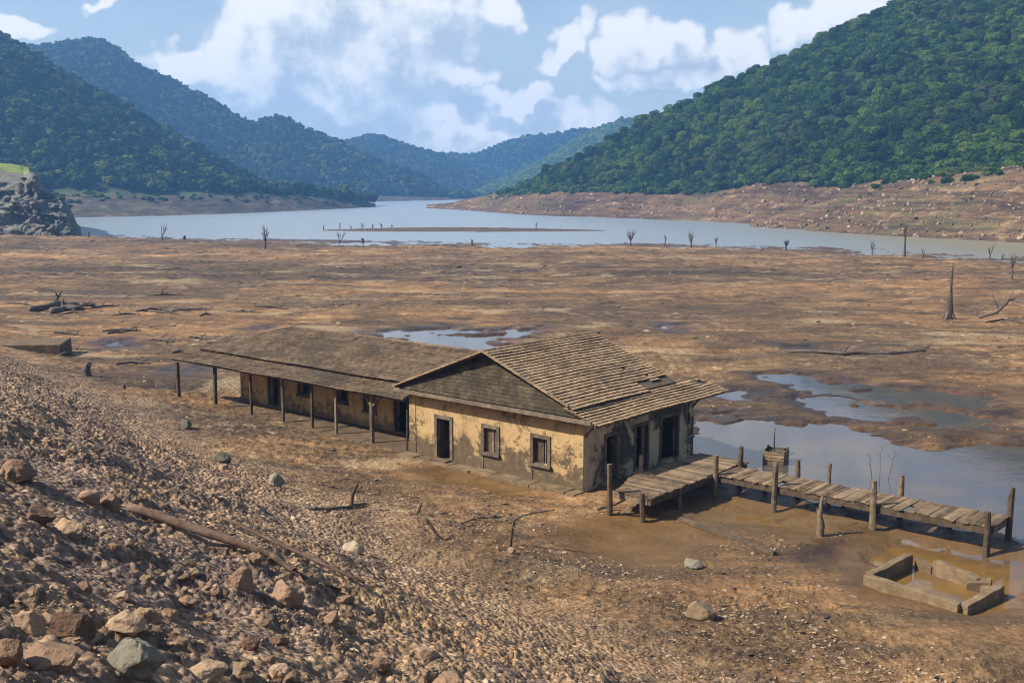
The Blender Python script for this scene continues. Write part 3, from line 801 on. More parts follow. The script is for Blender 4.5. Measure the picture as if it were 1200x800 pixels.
# the trees standing along the skyline count too: the highest ones of each column
sky = []
for c0 in range(620, 1050, 12):
    m = np.where((px > c0) & (px < c0 + 12))[0]
    if len(m):
        q = m[np.argmin(py[m])]
        if q not in solo: sky.append(q)
solo = np.array(list(solo) + sky)
rest = np.setdiff1d(np.arange(len(p)), solo)
gn_scatter('forest', p[rest], rot[rest], scl[rest], coll_near, 'dense green forest covering the nearer hill above the bare shore', 'forest')
for k, i in enumerate(solo):
    t_ = empty('forest_tree', tuple(p[i]), rot[i][2]); t_.scale = tuple(scl[i])
    skyl = k >= 240
    tag(t_, 'leafy tree standing up along the skyline of the nearer forested hill' if skyl else 'green leafy tree low in the forest above the bare terraced shore',
        'tree', 'skyline trees of the nearer hill' if skyl else 'trees at the lower edge of the forest')
    for nm, me in (('crown', near_crowns[k % len(near_crowns)]), ('trunk', near_trunks[k % 4])):
        o = link(bpy.data.objects.new(nm, me)); o.parent = t_
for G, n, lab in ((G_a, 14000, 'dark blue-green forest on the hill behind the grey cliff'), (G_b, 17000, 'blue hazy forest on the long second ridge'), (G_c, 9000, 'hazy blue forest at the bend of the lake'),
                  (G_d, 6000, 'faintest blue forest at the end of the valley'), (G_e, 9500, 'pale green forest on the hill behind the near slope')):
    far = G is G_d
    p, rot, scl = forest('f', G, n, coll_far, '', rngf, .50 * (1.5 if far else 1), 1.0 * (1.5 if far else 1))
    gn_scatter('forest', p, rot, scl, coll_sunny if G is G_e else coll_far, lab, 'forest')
# low scrub between forest and bare shore
p, rot, scl = forest('s', G_r, 2600, coll_bush, '', rngf, .6, 1.7, G_r[3] - 2, G_r[3] + 4)
p2, rot2, scl2 = forest('s', G_s, 420, coll_bush, '', rngf, .4, 1.0, G_s[3] - 3, G_s[3] + 10)
kk = p2[:, 0] / p2[:, 1] > .33 + rngf.normal(0, .03, len(p2)); p2, rot2, scl2 = p2[kk], rot2[kk], scl2[kk]
gn_scatter('undergrowth', np.concatenate([p, p2]), np.concatenate([rot, rot2]), np.concatenate([scl, scl2]), coll_bush, 'low green scrub fringing the top of the bare shore', 'undergrowth')
p, rot, scl = forest('s', G_a, 260, coll_bush, '', rngf, .4, 1.0, G_a[3] - 5, G_a[3] + 2)
gn_scatter('undergrowth', p, rot, scl, coll_bush, 'low scrub on the far shore below the blue-green hill', 'undergrowth')

# ================================================================== rubble and clods
rngk = np.random.default_rng(21)
def with_mat(me, mat):
    me.materials.append(mat); return me
stone_kinds = proto_coll('stone_kinds', [with_mat(rock_mesh(rngk, 2, 13, .52, .10, .30), M['rock']) for _ in range(10)])
clod_kinds = proto_coll('clod_kinds', [with_mat(rock_mesh(rngk, 2, 9, .34, .14, .35), M['clod']) for _ in range(6)])

def scatter_ground(n, D0, D1, power, tx0=-.56, tx1=.56):
    """random spots of ground in front of the photographer"""
    u = rngk.random(n); D = (D0 ** (1 - power) + u * (D1 ** (1 - power) - D0 ** (1 - power))) ** (1 / (1 - power)) if power != 1 else D0 * (D1 / D0) ** u
    x = rngk.uniform(tx0, tx1, n) * D
    return x, D

def stones(n, D0, D1, power, s0, s1, name, label, dmin, sexp=2.2, sink=.3):
    x, y = scatter_ground(n, D0, D1, power)
    z, on, dd, sd, muddy, past = ground(x, y, True)
    clump = fbm(x * .35, y * .35, 3, 61)
    keep = (dd > dmin - .9 * sstep(44, 31, y) + rngk.normal(0, 1.5, n)) & (rngk.random(n) < (.10 + .52 * sstep(-1, 9, dd - 4.5 * sstep(30, 52, y))) * (.30 + 1.1 * sstep(-.1, .35, clump))) & (clump > -.14 + rngk.normal(0, .15, n)) & (sd > .3)
    x, y, z = x[keep], y[keep], z[keep]; n = len(x)
    s = s0 * (s1 / s0) ** (rngk.random(n) ** sexp)
    rot = rngk.uniform(-PI, PI, (n, 3)) * np.array([.25, .25, 1])
    scl = s[:, None] * rngk.uniform(.7, 1.3, (n, 3))
    gn_scatter(name, np.stack([x, y, z - s * .16], 1), rot, scl, stone_kinds, label, 'gravel')

stones(85000, 3.2, 18, 1.0, .007, .044, 'rubble', 'loose brown and ochre rubble on the near bank', 1.0, 2.0)
stones(85000, 13, 42, 1.2, .012, .056, 'gravel', 'pale gravel spread down the stony bank', -.6, 2.4)
stones(40000, 32, 85, 1.4, .022, .085, 'gravel', 'thin gravel along the foot of the bank', -2.2, 2.4)

def clods(n, D0, D1, power, s0, s1, name, label):
    x, y = scatter_ground(n, D0, D1, power)
    z, on, dd, sd, muddy, past = ground(x, y, True)
    clump = fbm(x * .09, y * .09, 4, 67)
    keep = (dd < 1.5) & (sd > .5) & (past < -3) & (clump > .02 + rngk.normal(0, .14, n))
    # not under the house and jetty
    lx = (x - HOUSE_O[0]) * .757 - (y - HOUSE_O[1]) * .653; ly = (x - HOUSE_O[0]) * .653 + (y - HOUSE_O[1]) * .757
    keep &= ~((lx > -28) & (lx < 4.5) & (ly > -1.0) & (ly < 9))
    x, y, z = x[keep], y[keep], z[keep]; n = len(x)
    s = s0 * (s1 / s0) ** (rngk.random(n) ** 2.4) * (1 + y / 90)
    rot = np.stack([rngk.normal(0, .15, n), rngk.normal(0, .15, n), rngk.uniform(0, 2 * PI, n)], 1)
    scl = s[:, None] * rngk.uniform(.6, 1.5, (n, 3)) * np.array([1, 1, .7])
    gn_scatter(name, np.stack([x, y, z], 1), rot, scl, clod_kinds, label, 'clods')
HOUSE_O = P(683, 578)
M['flake'] = mat_rock('mud_flake', [(.05, (.080, .050, .028)), (.35, (.165, .106, .058)), (.65, (.27, .182, .10)), (.95, (.38, .275, .165))])
flake_kinds = proto_coll('flake_kinds', [with_mat(rock_mesh(rngk, 2, 10, .26, .16, .30), M['flake']) for _ in range(8)])
def flakes(n, D0, D1, dlo, dhi, s0, s1, cut, name, label):
    x, y = scatter_ground(n, D0, D1, 1.2)
    z, on, dd, sd, muddy, past = ground(x, y, True)
    cl = fbm(x * .22, y * .22, 4, 63)
    lx = (x - HOUSE_O[0]) * .757 - (y - HOUSE_O[1]) * .653; ly = (x - HOUSE_O[0]) * .653 + (y - HOUSE_O[1]) * .757
    keep = (dd > dlo + rngk.normal(0, 1.0, n)) & (dd < dhi) & (sd > .35) & (cl > cut + rngk.normal(0, .13, n)) & ~((lx > -28.5) & (lx < .4) & (ly > -.9) & (ly < 9))
    x, y, z = x[keep], y[keep], z[keep]; n = len(x)
    s = s0 * (s1 / s0) ** (rngk.random(n) ** 2.0)
    rot = np.stack([rngk.normal(0, .28, n), rngk.normal(0, .28, n), rngk.uniform(0, 2 * PI, n)], 1)
    gn_scatter(name, np.stack([x, y, z + s * .03], 1), rot, s[:, None] * rngk.uniform(.6, 1.5, (n, 3)), flake_kinds, label, 'flakes')
flakes(60000, 24, 46, -5.5, 2.5, .02, .085, -.12, 'mud_flakes', 'tan flakes of dried mud below the stony bank')
flakes(34000, 34, 85, -30, 1.0, .02, .10, .10, 'mud_flakes', 'crumbled flakes of mud strewn round the house')
clods(16000, 24, 90, 1.3, .02, .10, 'mud_clods', 'broken dark clods over the nearer mud flat')
clods(5000, 80, 255, 1.3, .05, .17, 'mud_clods', 'small dark clods over the farther mud flat')

# rocks on the bare shore across the water
M['shore_rock'] = mat_rock('shore_rock', [(.1, (.075, .048, .030)), (.5, (.17, .112, .066)), (.9, (.32, .23, .145))], .4)
shore_kinds = proto_coll('shore_kinds', [with_mat(rock_mesh(rngk, 2, 10, .6, .12, .35), M['shore_rock']) for _ in range(6)])
p = sample_grid(G_s, 5000, 3, 24, rngk); n = len(p); s = .15 * (1.0 / .15) ** (rngk.random(n) ** 2.8)
p2 = sample_grid(G_r, 4000, 3, 14, rngk); s2 = .2 * (1.1 / .2) ** (rngk.random(len(p2)) ** 3)
p = np.concatenate([p, p2]); s = np.concatenate([s, s2]); n = len(p)
gn_scatter('shore_rubble', p, rngk.uniform(-PI, PI, (n, 3)), s[:, None] * rngk.uniform(.6, 1.4, (n, 3)), shore_kinds, 'stones littering the bare brown shore across the water', 'rubble')

# ================================================================== loose boulders, one by one
def boulder(px, py, wpx, hpx, label, mat='rock_brown', name='boulder', group=None, seed=0, flat=.8, onbank=True, sink=.25, rz=None):
    """a boulder standing on the ground where the photo shows the middle of its foot"""
    d = ray(px, py); s = 3.0
    # march along the sight line to the ground
    t_ = np.geomspace(2.5, 320, 4000) / d[1]
    pts = d[None, :] * t_[:, None]
    zz = ground(pts[:, 0], pts[:, 1]); below = np.where(pts[:, 2] + CAM_H < zz)[0]
    q = pts[below[0]] if len(below) else pts[-1]
    D = q[1]; w = wpx / F_PX * math.hypot(q[1], q[2]) / 2; h = hpx / F_PX * D
    rng = np.random.default_rng(seed + int(px * 7 + py))
    me = rock_mesh(rng, 4 if D < 25 else 3, 15, 1.0, .13, .60)
    co = np.array([v.co for v in me.vertices]); co /= np.abs(co).max(0)
    h = h * 1.0
    co = co * np.array([w, w * rng.uniform(.75, 1.05), h * .5 * (1 + sink)])
    co[:, 2] += h * .5 * (1 - sink)
    me.vertices.foreach_set('co', co.astype(np.float32).ravel()); me.update()
    me.materials.append(M[mat])
    o = link(bpy.data.objects.new(name, me))
    yy = q[1] + w * .5
    o.location = (q[0] * yy / q[1], yy, gz(q[0] * yy / q[1], yy) - h * .05)
    o.rotation_euler = (0, 0, rng.uniform(-.5, .5) if rz is None else rz)
    tag(o, label, 'rock', group)
    return o

B = [
    (160, 797, 80, 52, 'grey-green lichened boulder at the foot of the bank rubble', 'rock_grey'),
    (85, 745, 62, 40, 'rounded red-brown boulder resting beside a smaller brown block', 'rock_brown'),
    (34, 742, 40, 40, 'upright brown block beside the rounded red-brown boulder', 'rock_brown'),
    (150, 745, 52, 26, 'tan flat-topped rock above the grey-green boulder', 'rock_warm'),
    (60, 782, 80, 30, 'broad rough brown rock below the rounded red-brown boulder', 'rock_brown'),
    (8, 780, 40, 38, 'dark brown rock cut off by the picture edge beneath the upright block', 'rock_brown'),
    (285, 799, 36, 28, 'whitish pale boulder at the bottom of the slope', 'rock_tan'),
    (240, 800, 60, 26, 'flat tan rock between the grey-green and the whitish boulders', 'rock_warm'),
    (336, 708, 52, 34, 'dark grey-brown boulder below the end of the thick log', 'rock_brown'),
    (280, 688, 36, 34, 'small dark rock just beneath the thick fallen log', 'rock_brown'),
    (170, 730, 34, 22, 'tan wedge of rock above the flat-topped tan rock', 'rock_warm'),
    (130, 597, 26, 22, 'dark red-brown boulder at the upper end of the thick log', 'rock_brown'),
    (105, 590, 34, 20, 'low brown rock touching the dark red-brown boulder', 'rock_brown'),
    (22, 562, 48, 26, 'large purple-brown rock high on the bank near its edge', 'rock_brown'),
    (82, 628, 44, 26, 'orange-brown slab rock half way down the bank', 'rock_warm'),
    (45, 612, 44, 26, 'ochre rock above the orange-brown slab rock', 'rock_brown'),
    (415, 648, 30, 16, 'pale angular slab lying right of the thin pole', 'rock_tan'),
    (323, 569, 24, 20, 'grey squared boulder at the foot of the bank nearest the house', 'rock_grey'),
    (261, 542, 26, 15, 'low grey boulder in the middle of the row towards the porch', 'rock_grey'),
    (219, 503, 16, 13, 'small dark grey boulder beneath the outermost porch post', 'rock_grey'),
    (262, 550, 14, 8, 'small dark stone just below the low grey boulder', 'rock_brown'),
    (820, 727, 40, 26, 'rounded mud-caked boulder alone on the open mud', 'rock_mud'),
    (812, 666, 26, 12, 'low mossy stone on the mud in front of the jetty', 'rock_grey'),
    (600, 648, 12, 8, 'small stone at the foot of the upright forked twig', 'rock_brown'),
    (298, 662, 22, 14, 'small tan block under the thick log', 'rock_warm'),
    (100, 692, 22, 16, 'reddish stone above the rounded red-brown boulder', 'rock_brown'),
    (500, 772, 34, 22, 'brown rock near the bottom of the gravel slope', 'rock_brown'),
    (525, 800, 46, 20, 'brown rock cut by the lower picture edge', 'rock_warm'),
]
for a in B: boulder(a[0], a[1], a[2] * .9, a[3] * .88, a[4], a[5], sink=.4)
rl = random.Random(5)
for k in range(60):
    px_ = rl.uniform(5, 470); py_ = rl.uniform(520 + px_ * .45, 800)
    w_ = rl.uniform(7, 20) * (.6 + .8 * (py_ - 500) / 300)
    if any(abs(px_ - a[0]) < (w_ + a[2]) * .5 and abs(py_ - a[1]) < 24 for a in B): continue
    boulder(px_, py_, w_, w_ * rl.uniform(.45, .75), 'loose brown stone among the rubble of the near bank', rl.choice(['rock_mud', 'rock_warm', 'rock_brown']), 'loose_stone', 'loose stones on the near bank', seed=k)

# ================================================================== THE HOUSE
HROT = math.atan2(-.653, .757)
house = empty('abandoned_house', (HOUSE_O[0], HOUSE_O[1], 0), HROT)
tag(house, 'derelict ochre plaster house with tiled roofs and a long porch', 'house')

def wall_boxes(mb, axis, a0, a1, b0, b1, z0, z1, openings):
    """a wall along axis 'x' or 'y' from a0 to a1, b0..b1 thick, with openings (s0, s1, zb, zt)"""
    cuts = sorted(openings)
    def bx(s0, s1, zb, zt):
        if s1 - s0 < 1e-4 or zt - zb < 1e-4: return
        if axis == 'x': mb.box(s0, s1, b0, b1, zb, zt)
        else: mb.box(b0, b1, s0, s1, zb, zt)
    s = a0
    for s0, s1, zb, zt in cuts:
        bx(s, s0, z0, z1); bx(s0, s1, z0, zb); bx(s0, s1, zt, z1); s = s1
    bx(s, a1, z0, z1)

W = .32
gable_open = [(-8.35, -7.5, 0.10, 2.02), (-5.45, -4.68, .90, 2.0), (-2.64, -1.84, .88, 1.98)]
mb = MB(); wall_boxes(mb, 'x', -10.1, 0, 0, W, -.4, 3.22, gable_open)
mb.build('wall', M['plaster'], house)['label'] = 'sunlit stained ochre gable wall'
fac_open = [(1.56, 2.35, .2, 2.1), (3.74, 4.65, .2, 2.15), (5.75, 7.1, .2, 2.2)]
mb = MB(); wall_boxes(mb, 'y', W, 8.4, -W, 0, -.4, 3.32, fac_open)
mb.build('wall', M['plaster_dark'], house)['label'] = 'shaded blackened facade wall behind the jetty'
mb = MB(); wall_boxes(mb, 'x', -10.1, -W, 8.08, 8.4, -.4, 3.2, []); wall_boxes(mb, 'y', W, 8.08, -10.1, -9.78, -.4, 3.2, [(3.4, 4.4, .1, 2.1)])
mb.build('wall', M['plaster'], house)
mb = MB(); wall_boxes(mb, 'y', W, 8.08, -4.2, -4.0, -.1, 3.3, [(4, 5, .1, 2.1)]); wall_boxes(mb, 'x', -9.78, -4.2, 3.6, 3.78, -.1, 3.3, [])
mb.build('inner_wall', M['inner'], house)
mb = MB(); mb.box(-9.78, -W, W, 8.08, -.1, .1); mb.build('floor', M['floor'], house)
# far gable closing the roof space
mb = MB(); mb.add([(-10.1, 7.3, 3.2), (0, 7.3, 3.2), (-5.05, 7.3, 5.2), (-10.1, 7.1, 3.2), (0, 7.1, 3.2), (-5.05, 7.1, 5.2)], [(0, 1, 2), (5, 4, 3), (0, 3, 4, 1), (1, 4, 5, 2), (2, 5, 3, 0)])
mb.build('rear_gable', M['gable'], house)
# corner strips, proud of the wall
for x0, x1 in ((-10.14, -9.72), (-.42, .035)):
    mb = MB(); mb.box(x0, x1, -.035, .0, -.3, 3.18); mb.build('corner_strip', M['plaster'], house, bevel=.01)
mb = MB(); mb.box(.0, .035, -.034, .34, -.3, 3.18); mb.build('corner_strip', M['plaster_dark'], house, bevel=.01)
mb = MB(); mb.box(.0, .04, 8.0, 8.44, -.3, 3.2); mb.build('corner_strip', M['plaster_dark'], house, bevel=.01)
# water ledge along the gable wall
mb = MB()
x = -10.3
while x < -.2:
    w = random.uniform(.8, 1.5); x1 = min(x + w, .1)
    mb.box(x, x1 - .01, -random.uniform(.62, .8), -.002, -.3, random.uniform(.10, .15), .012); x = x1
mb.build('plinth', M['concrete'], house, bevel=.02)

def opening_front(x0, x1, zb, zt, kind):
    """stone surround, sill and what hangs in an opening of the gable wall"""
    fr = MB(); f = .15; e = .05
    fr.box(x0 - f, x0 + .02, -e, .12, zb if kind == 'door' else zb - .02, zt + f); fr.box(x1 - .02, x1 + f, -e, .12, zb if kind == 'door' else zb - .02, zt + f)
    fr.box(x0 + .021, x1 - .021, -e - .004, .12, zt - .02, zt + f + .003)
    if kind == 'door':
        d = empty('door', (0, 0, 0)); d.parent = house
        fr.build('door_frame', M['stone_trim'], d, bevel=.012)
        lf = MB()
        for k in range(4): lf.obox((x0 + .05 + .02 * k, .18 + .2 * k + .1, (zb + zt) / 2), (.02, 0.0, 0), (.006, .097, 0), (0, 0, (zt - zb) / 2 - .02))
        lf.build('door_leaf', M['wood'], d)
        st = MB(); st.box(x0 - .1, x1 + .1, -.45, -.05, .12, .2, .01); st.build('doorstep', M['concrete'], d, bevel=.02)
    else:
        d = empty('window', (0, 0, 0)); d.parent = house
        fr.build('window_frame', M['stone_trim'], d, bevel=.012)
        sl = MB(); sl.box(x0 - .2, x1 + .2, -.13, .12, zb - .14, zb - .025, .008); sl.build('sill', M['stone_trim'], d, bevel=.015)
        sh = MB(); w = (x1 - x0)
        for k in range(3): sh.box(x0 + .02 + k * w * .19, x0 + .02 + (k + 1) * w * .19 - .008, .14, .17, zb + .005, zt - .02)
        sh.box(x0 + .02, x0 + .02 + w * .57, .171, .19, zb + .2, zb + .28); sh.box(x0 + .02, x0 + .02 + w * .57, .171, .19, zt - .35, zt - .27)
        sh.build('shutter', M['wood'], d)
        ml = MB(); ml.box(x0 + w * .70, x0 + w * .70 + .045, .10, .15, zb, zt - .02); ml.build('mullion', M['wood'], d)
        br = MB(); br.box(x0 - .13, x0 - .03, -.03, -.002, zb - .75, zb - .15, .006); br.build('downstain_post', M['stone_trim'], d)
opening_front(*gable_open[0], 'door'); opening_front(*gable_open[1], 'window'); opening_front(*gable_open[2], 'window')

for k, (y0, y1, zb, zt) in enumerate(fac_open):
    d = empty('door', (0, 0, 0)); d.parent = house
    fr = MB(); f = .12
    fr.box(-.12, .05, y0 - f, y0 + .02, zb, zt + f); fr.box(-.12, .05, y1 - .02, y1 + f, zb, zt + f); fr.box(-.12, .054, y0 + .021, y1 - .021, zt - .02, zt + f + .003)
    fr.build('door_frame', M['stone_trim'], d, bevel=.012)
    if k == 2:
        lf = MB()
        for q in range(3): lf.obox((-.28 - q * .2, y1 - .08, (zb + zt) / 2), (.095, 0, 0), (0, .022, 0), (0, 0, (zt - zb) / 2 - .03))
        lf.build('door_leaf', M['wood_dark'], d)

# ---- roofs
def tiles(mb, O, along, down, L, Dn, course=.25, tw=.27, inside=None, thick=.022, jit=.014):
    O, along, down = Vector(O), Vector(along).normalized(), Vector(down).normalized()
    nrm = along.cross(down).normalized()
    if nrm.z < 0: nrm = -nrm
    nc = int(math.ceil(Dn / course)); nt = int(math.ceil(L / tw))
    for c in range(nc):
        sag = random.uniform(-.008, .008)
        for k in range(nt):
            a0, a1 = k * tw, min((k + 1) * tw, L)
            am = (a0 + a1) / 2; dm = c * course + course * .5
            if inside and not inside(am, dm): continue
            if random.random() < .0012: continue
            lo = dm + course * .62 + random.uniform(-jit, jit); hi = dm - course * .55
            up_lo = .108 + sag + random.uniform(-jit, jit) * .5; up_hi = .056
            c0 = O + along * (a0 + .003) ; c1 = O + along * (a1 - .003)
            sk = random.uniform(-.006, .006)
            mid0 = O + along * am
            arch = .014
            top = [c0 + down * hi + nrm * up_hi, mid0 + down * hi + nrm * (up_hi + arch), c1 + down * hi + nrm * up_hi,
                   c0 + down * (lo + sk) + nrm * up_lo, mid0 + down * lo + nrm * (up_lo + arch), c1 + down * (lo - sk) + nrm * up_lo]
            top = [p - nrm * (.035 * (1 + math.sin(am * .9 + dm * .5)) * min(1, dm)) * .6 for p in top]
            bot = [p - nrm * thick for p in top]
            mb.add(top + bot, [(0, 1, 4, 3), (1, 2, 5, 4), (3, 4, 10, 9), (4, 5, 11, 10), (0, 3, 9, 6), (2, 8, 11, 5)])

def slab(mb, pts, t):
    pts = [Vector(p) for p in pts]
    n = (pts[1] - pts[0]).cross(pts[2] - pts[0]).normalized()
    if n.z < 0: n = -n
    k = len(pts); vs = pts + [p - n * t for p in pts]
    mb.add(vs, [tuple(range(k)), tuple(range(k, 2 * k))[::-1]] + [(i, i + k, (i + 1) % k + k, (i + 1) % k) for i in range(k)])

RZ, RX = 5.40, -5.05
SL = .385
dR = Vector((1, 0, -SL)).normalized(); dL = Vector((-1, 0, -SL)).normalized()
def rz_(x): return RZ - SL * abs(x - RX)
LR = (-.30 - RX) / dR.x; LL = (5.65) / abs(dL.x)
def insR(a, d):
    if a > 5.6: return d < LR - .62 + .1 * math.sin(a * 3)
    return True
mb = MB(); tiles(mb, (RX, -.5, RZ), (0, 1, 0), dR, 8.05, LR, .21, .24, insR)
o = mb.build('roof', M['tile'], house); o['label'] = 'tan tiled roof slope facing the jetty'
mb = MB(); tiles(mb, (RX, -.5, RZ), (0, 1, 0), dL, 8.05, LL, .21, .24); mb.build('roof', M['tile_old'], house)
mb = MB()
slab(mb, [(RX, -.46, RZ), (RX, 7.5, RZ), (-.36, 7.5, rz_(-.36)), (-.36, -.46, rz_(-.36))], .07)
slab(mb, [(RX, 7.5, RZ), (RX, -.46, RZ), (-10.62, -.46, rz_(-10.62)), (-10.62, 7.5, rz_(-10.62))], .07)
mb.build('roof_boards', M['wood_dark'], house)
# ridge and verge tiles
mb = MB()
y = -.52
while y < 7.5:
    mb.tube([(RX, y, RZ + .035), (RX, y + .41, RZ + .045)], [.085, .095], 8, .03); y += .38
mb.build('ridge_tile', M['tile'], house)
for sgn, dv, L, nm in ((1, dR, LR + .1, 'tile'), (-1, dL, LL, 'tile')):
    mb = MB(); s = 0.0
    while s < L - .2:
        p0 = Vector((RX, -.52, RZ + .045)) + dv * s; p1 = Vector((RX, -.52, RZ + .06)) + dv * min(s + .40, L)
        mb.bar(p0, p1, .15, .07); s += .385
    mb.build('verge_tile', M[nm], house, bevel=.015)
# the shingled gable face and its ledge
gb = MB()
a0, b0, c0 = Vector((-10.55, -.40, 3.22)), Vector((.42, -.40, 3.22)), Vector((RX, .02, RZ - .10))
nrow = 13
for r in range(nrow):
    f0, f1 = r / nrow, (r + 1.15) / nrow
    f1 = min(f1, .995)
    l0 = a0.lerp(c0, f0); r0 = b0.lerp(c0, f0); l1 = a0.lerp(c0, f1); r1 = b0.lerp(c0, f1)
    n = Vector((0, -1, .12)).normalized()
    w = (r0 - l0).length; cu = [0.0]
    while cu[-1] < 1: cu.append(min(1.0, cu[-1] + random.uniform(.35, 1.1) / max(w, .2)))
    for s0, s1 in zip(cu[:-1], cu[1:]):
        of = random.uniform(.02, .04)
        q = [l0.lerp(r0, s0) + n * of, l0.lerp(r0, s1) + n * of, l1.lerp(r1, s1) + n * .004, l1.lerp(r1, s0) + n * .004]
        bk = [p - n * .02 for p in q]
        gb.add(q + bk, [(0, 1, 2, 3), (0, 4, 5, 1), (1, 5, 6, 2), (3, 7, 4, 0)])
gb.add([a0 + Vector((0, .03, 0)), b0 + Vector((0, .03, 0)), c0 + Vector((0, .03, 0)), a0 + Vector((0, .2, 0)), b0 + Vector((0, .2, 0)), c0 + Vector((0, .2, 0))], [(0, 1, 2), (5, 4, 3), (0, 3, 4, 1), (1, 4, 5, 2), (2, 5, 3, 0)])
gb.build('gable', M['gable'], house)['label'] = 'dark mossy shingled gable'
mb = MB(); mb.box(-10.68, .88, -.56, -.004, 3.05, 3.13, .006); mb.box(-10.64, .80, -.60, -.565, 3.03, 3.22, .006)
mb.build('eave_ledge', M['stone_trim'], house, bevel=.012)

# awning along the facade
aO = Vector((-.62, -.55, 3.52)); aD = Vector((1.55, 0, -.42)).normalized(); aL = 1.66
def insA(a, d): return not (a > 7.4 and d < .25) and not (a > 9.3 and d < .8 and random.random() < .6)
mb = MB(); tiles(mb, aO, (0, 1, 0), aD, 10.1, aL, .205, .24, insA)
mb.build('awning', M['tile'], house)
mb = MB(); q = aO + aD * aL
slab(mb, [aO + Vector((0, .04, 0)), (aO.x, 9.45, aO.z), (q.x, 9.45, q.z), q + Vector((0, .04, 0))], .05)
for y in np.arange(-.3, 9.5, .8): mb.bar((aO.x + .1, y, aO.z - .12), (q.x - .02, y, q.z - .09), .07, .09)
mb.bar((q.x - .04, -.5, q.z - .1), (q.x - .04, 9.5, q.z - .1), .07, .10)
mb.build('awning_frame', M['wood_dark'], house)
for y in (.12, 8.3):
    mb = MB(); mb.tube([(.04, y, 2.35), (.25, y, 2.62), (.5, y, 2.85), (.8, y, 2.98)], [.05, .045, .045, .04], 6); mb.build('bracket', M['wood'], house)
# low back roof closing the block behind the far verge
mb = MB(); slab(mb, [(-10.3, 7.45, 3.35), (-.5, 7.45, 3.52), (-.5, 8.75, 3.15), (-10.3, 8.75, 3.12)], .06)
mb.build('back_roof', M['tile_old'], house)

# ---- the long wing
WX0, WX1 = -27.0, -10.15
wing_open = [(-24.3, -23.4, .12, 2.1), (-21.6, -20.7, 1.1, 2.1), (-18.4, -17.6, 1.1, 2.1), (-13.9, -13.0, .12, 2.15), (-16.2, -15.4, .9, 2.1)]
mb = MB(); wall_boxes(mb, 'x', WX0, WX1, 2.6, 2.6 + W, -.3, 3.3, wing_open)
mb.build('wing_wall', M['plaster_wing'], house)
mb = MB(); wall_boxes(mb, 'x', WX0, WX1, 8.1, 8.4, -.3, 3.1, []); wall_boxes(mb, 'y', 2.6 + W, 8.1, WX0, WX0 + W, -.3, 3.1, [])
mb.build('wing_wall', M['plaster_wing'], house)
mb = MB(); wall_boxes(mb, 'x', WX0 + W, WX1, 5.4, 5.55, -.1, 3.4, []); wall_boxes(mb, 'y', 2.6 + W, 5.4, -19.6, -19.45, -.1, 3.4, []); mb.build('inner_wall', M['inner'], house)
mb = MB(); mb.box(WX0 + W, WX1, 2.6 + W, 8.1, -.1, .1); mb.build('floor', M['floor'], house)
for (x0, x1, zb, zt) in wing_open:
    isd = zb < .5
    d = empty('door' if isd else 'window', (0, 0, 0)); d.parent = house
    fr = MB(); f = .11; y = 2.6
    fr.box(x0 - f, x0 + .015, y - .04, y + .1, zb, zt + f); fr.box(x1 - .015, x1 + f, y - .04, y + .1, zb, zt + f); fr.box(x0 + .016, x1 - .016, y - .043, y + .1, zt - .015, zt + f + .003)
    if not isd: fr.box(x0 - f - .05, x1 + f + .05, y - .09, y + .1, zb - .12, zb - .003)
    fr.build('door_frame' if isd else 'window_frame', M['stone_trim'], d)
mb = MB(); x = -28.4
while x < -10.3:
    x1 = min(x + random.uniform(1.1, 2.2), -10.16)
    mb.box(x, x1 - .012, .05 + random.uniform(-.06, .06), 2.58, -.3, random.uniform(.06, .10), .01); x = x1
mb.build('porch_floor', M['floor'], house, bevel=.02)

ry, rzw = 5.0, 4.27
e_y, e_z = 1.2, 3.10
dF = Vector((0, e_y - ry, e_z - rzw)); LF = dF.length
hx0, hx1 = -29.0, -25.0
def insF(a, d): return a + hx0 > hx1 - (hx1 - hx0) * d / LF - .05
mb = MB(); tiles(mb, (hx0, ry, rzw), (1, 0, 0), dF, 20.6, LF, .205, .26, insF, jit=.01)
mb.build('wing_roof', M['tile_old'], house)['label'] = 'long grey-brown tiled roof of the wing'
mb = MB()
slab(mb, [(hx1, ry, rzw), (-8.0, ry, rzw), (-8.0, e_y + .03, e_z), (hx0 + .03, e_y + .03, e_z)], .06)
slab(mb, [(-8.0, ry, rzw), (hx1, ry, rzw), (hx0, 8.8, e_z), (-8.0, 8.8, e_z)], .06)
slab(mb, [(hx1, ry, rzw), (hx0 + .03, e_y + .03, e_z), (hx0 + .03, 8.8, e_z)], .06)
mb.build('roof_boards', M['wood_dark'], house)
mb = MB(); tiles(mb, (-8.0, ry, rzw), (-1, 0, 0), Vector((0, 8.8 - ry, e_z - rzw)), 20.6, LF, .205, .26, lambda a, d: -8.0 - a > hx1 - (hx1 - hx0) * d / LF - .05)
mb.build('wing_roof', M['tile_old'], house)
mb = MB()
def tline(p, q, step=.38, r=.075):
    p, q = Vector(p), Vector(q); L = (q - p).length; d = (q - p) / L; s = 0
    while s < L - .1:
        mb.tube([p + d * s, p + d * min(s + step + .03, L)], [r * .9, r], 7, .04); s += step
tline((hx1, ry, rzw + .04), (-9.0, ry, rzw + .04)); tline((hx1, ry, rzw + .04), (hx0, e_y, e_z + .05)); tline((hx1, ry, rzw + .04), (hx0, 8.8, e_z + .05))
mb.build('ridge_tile', M['tile_old'], house)
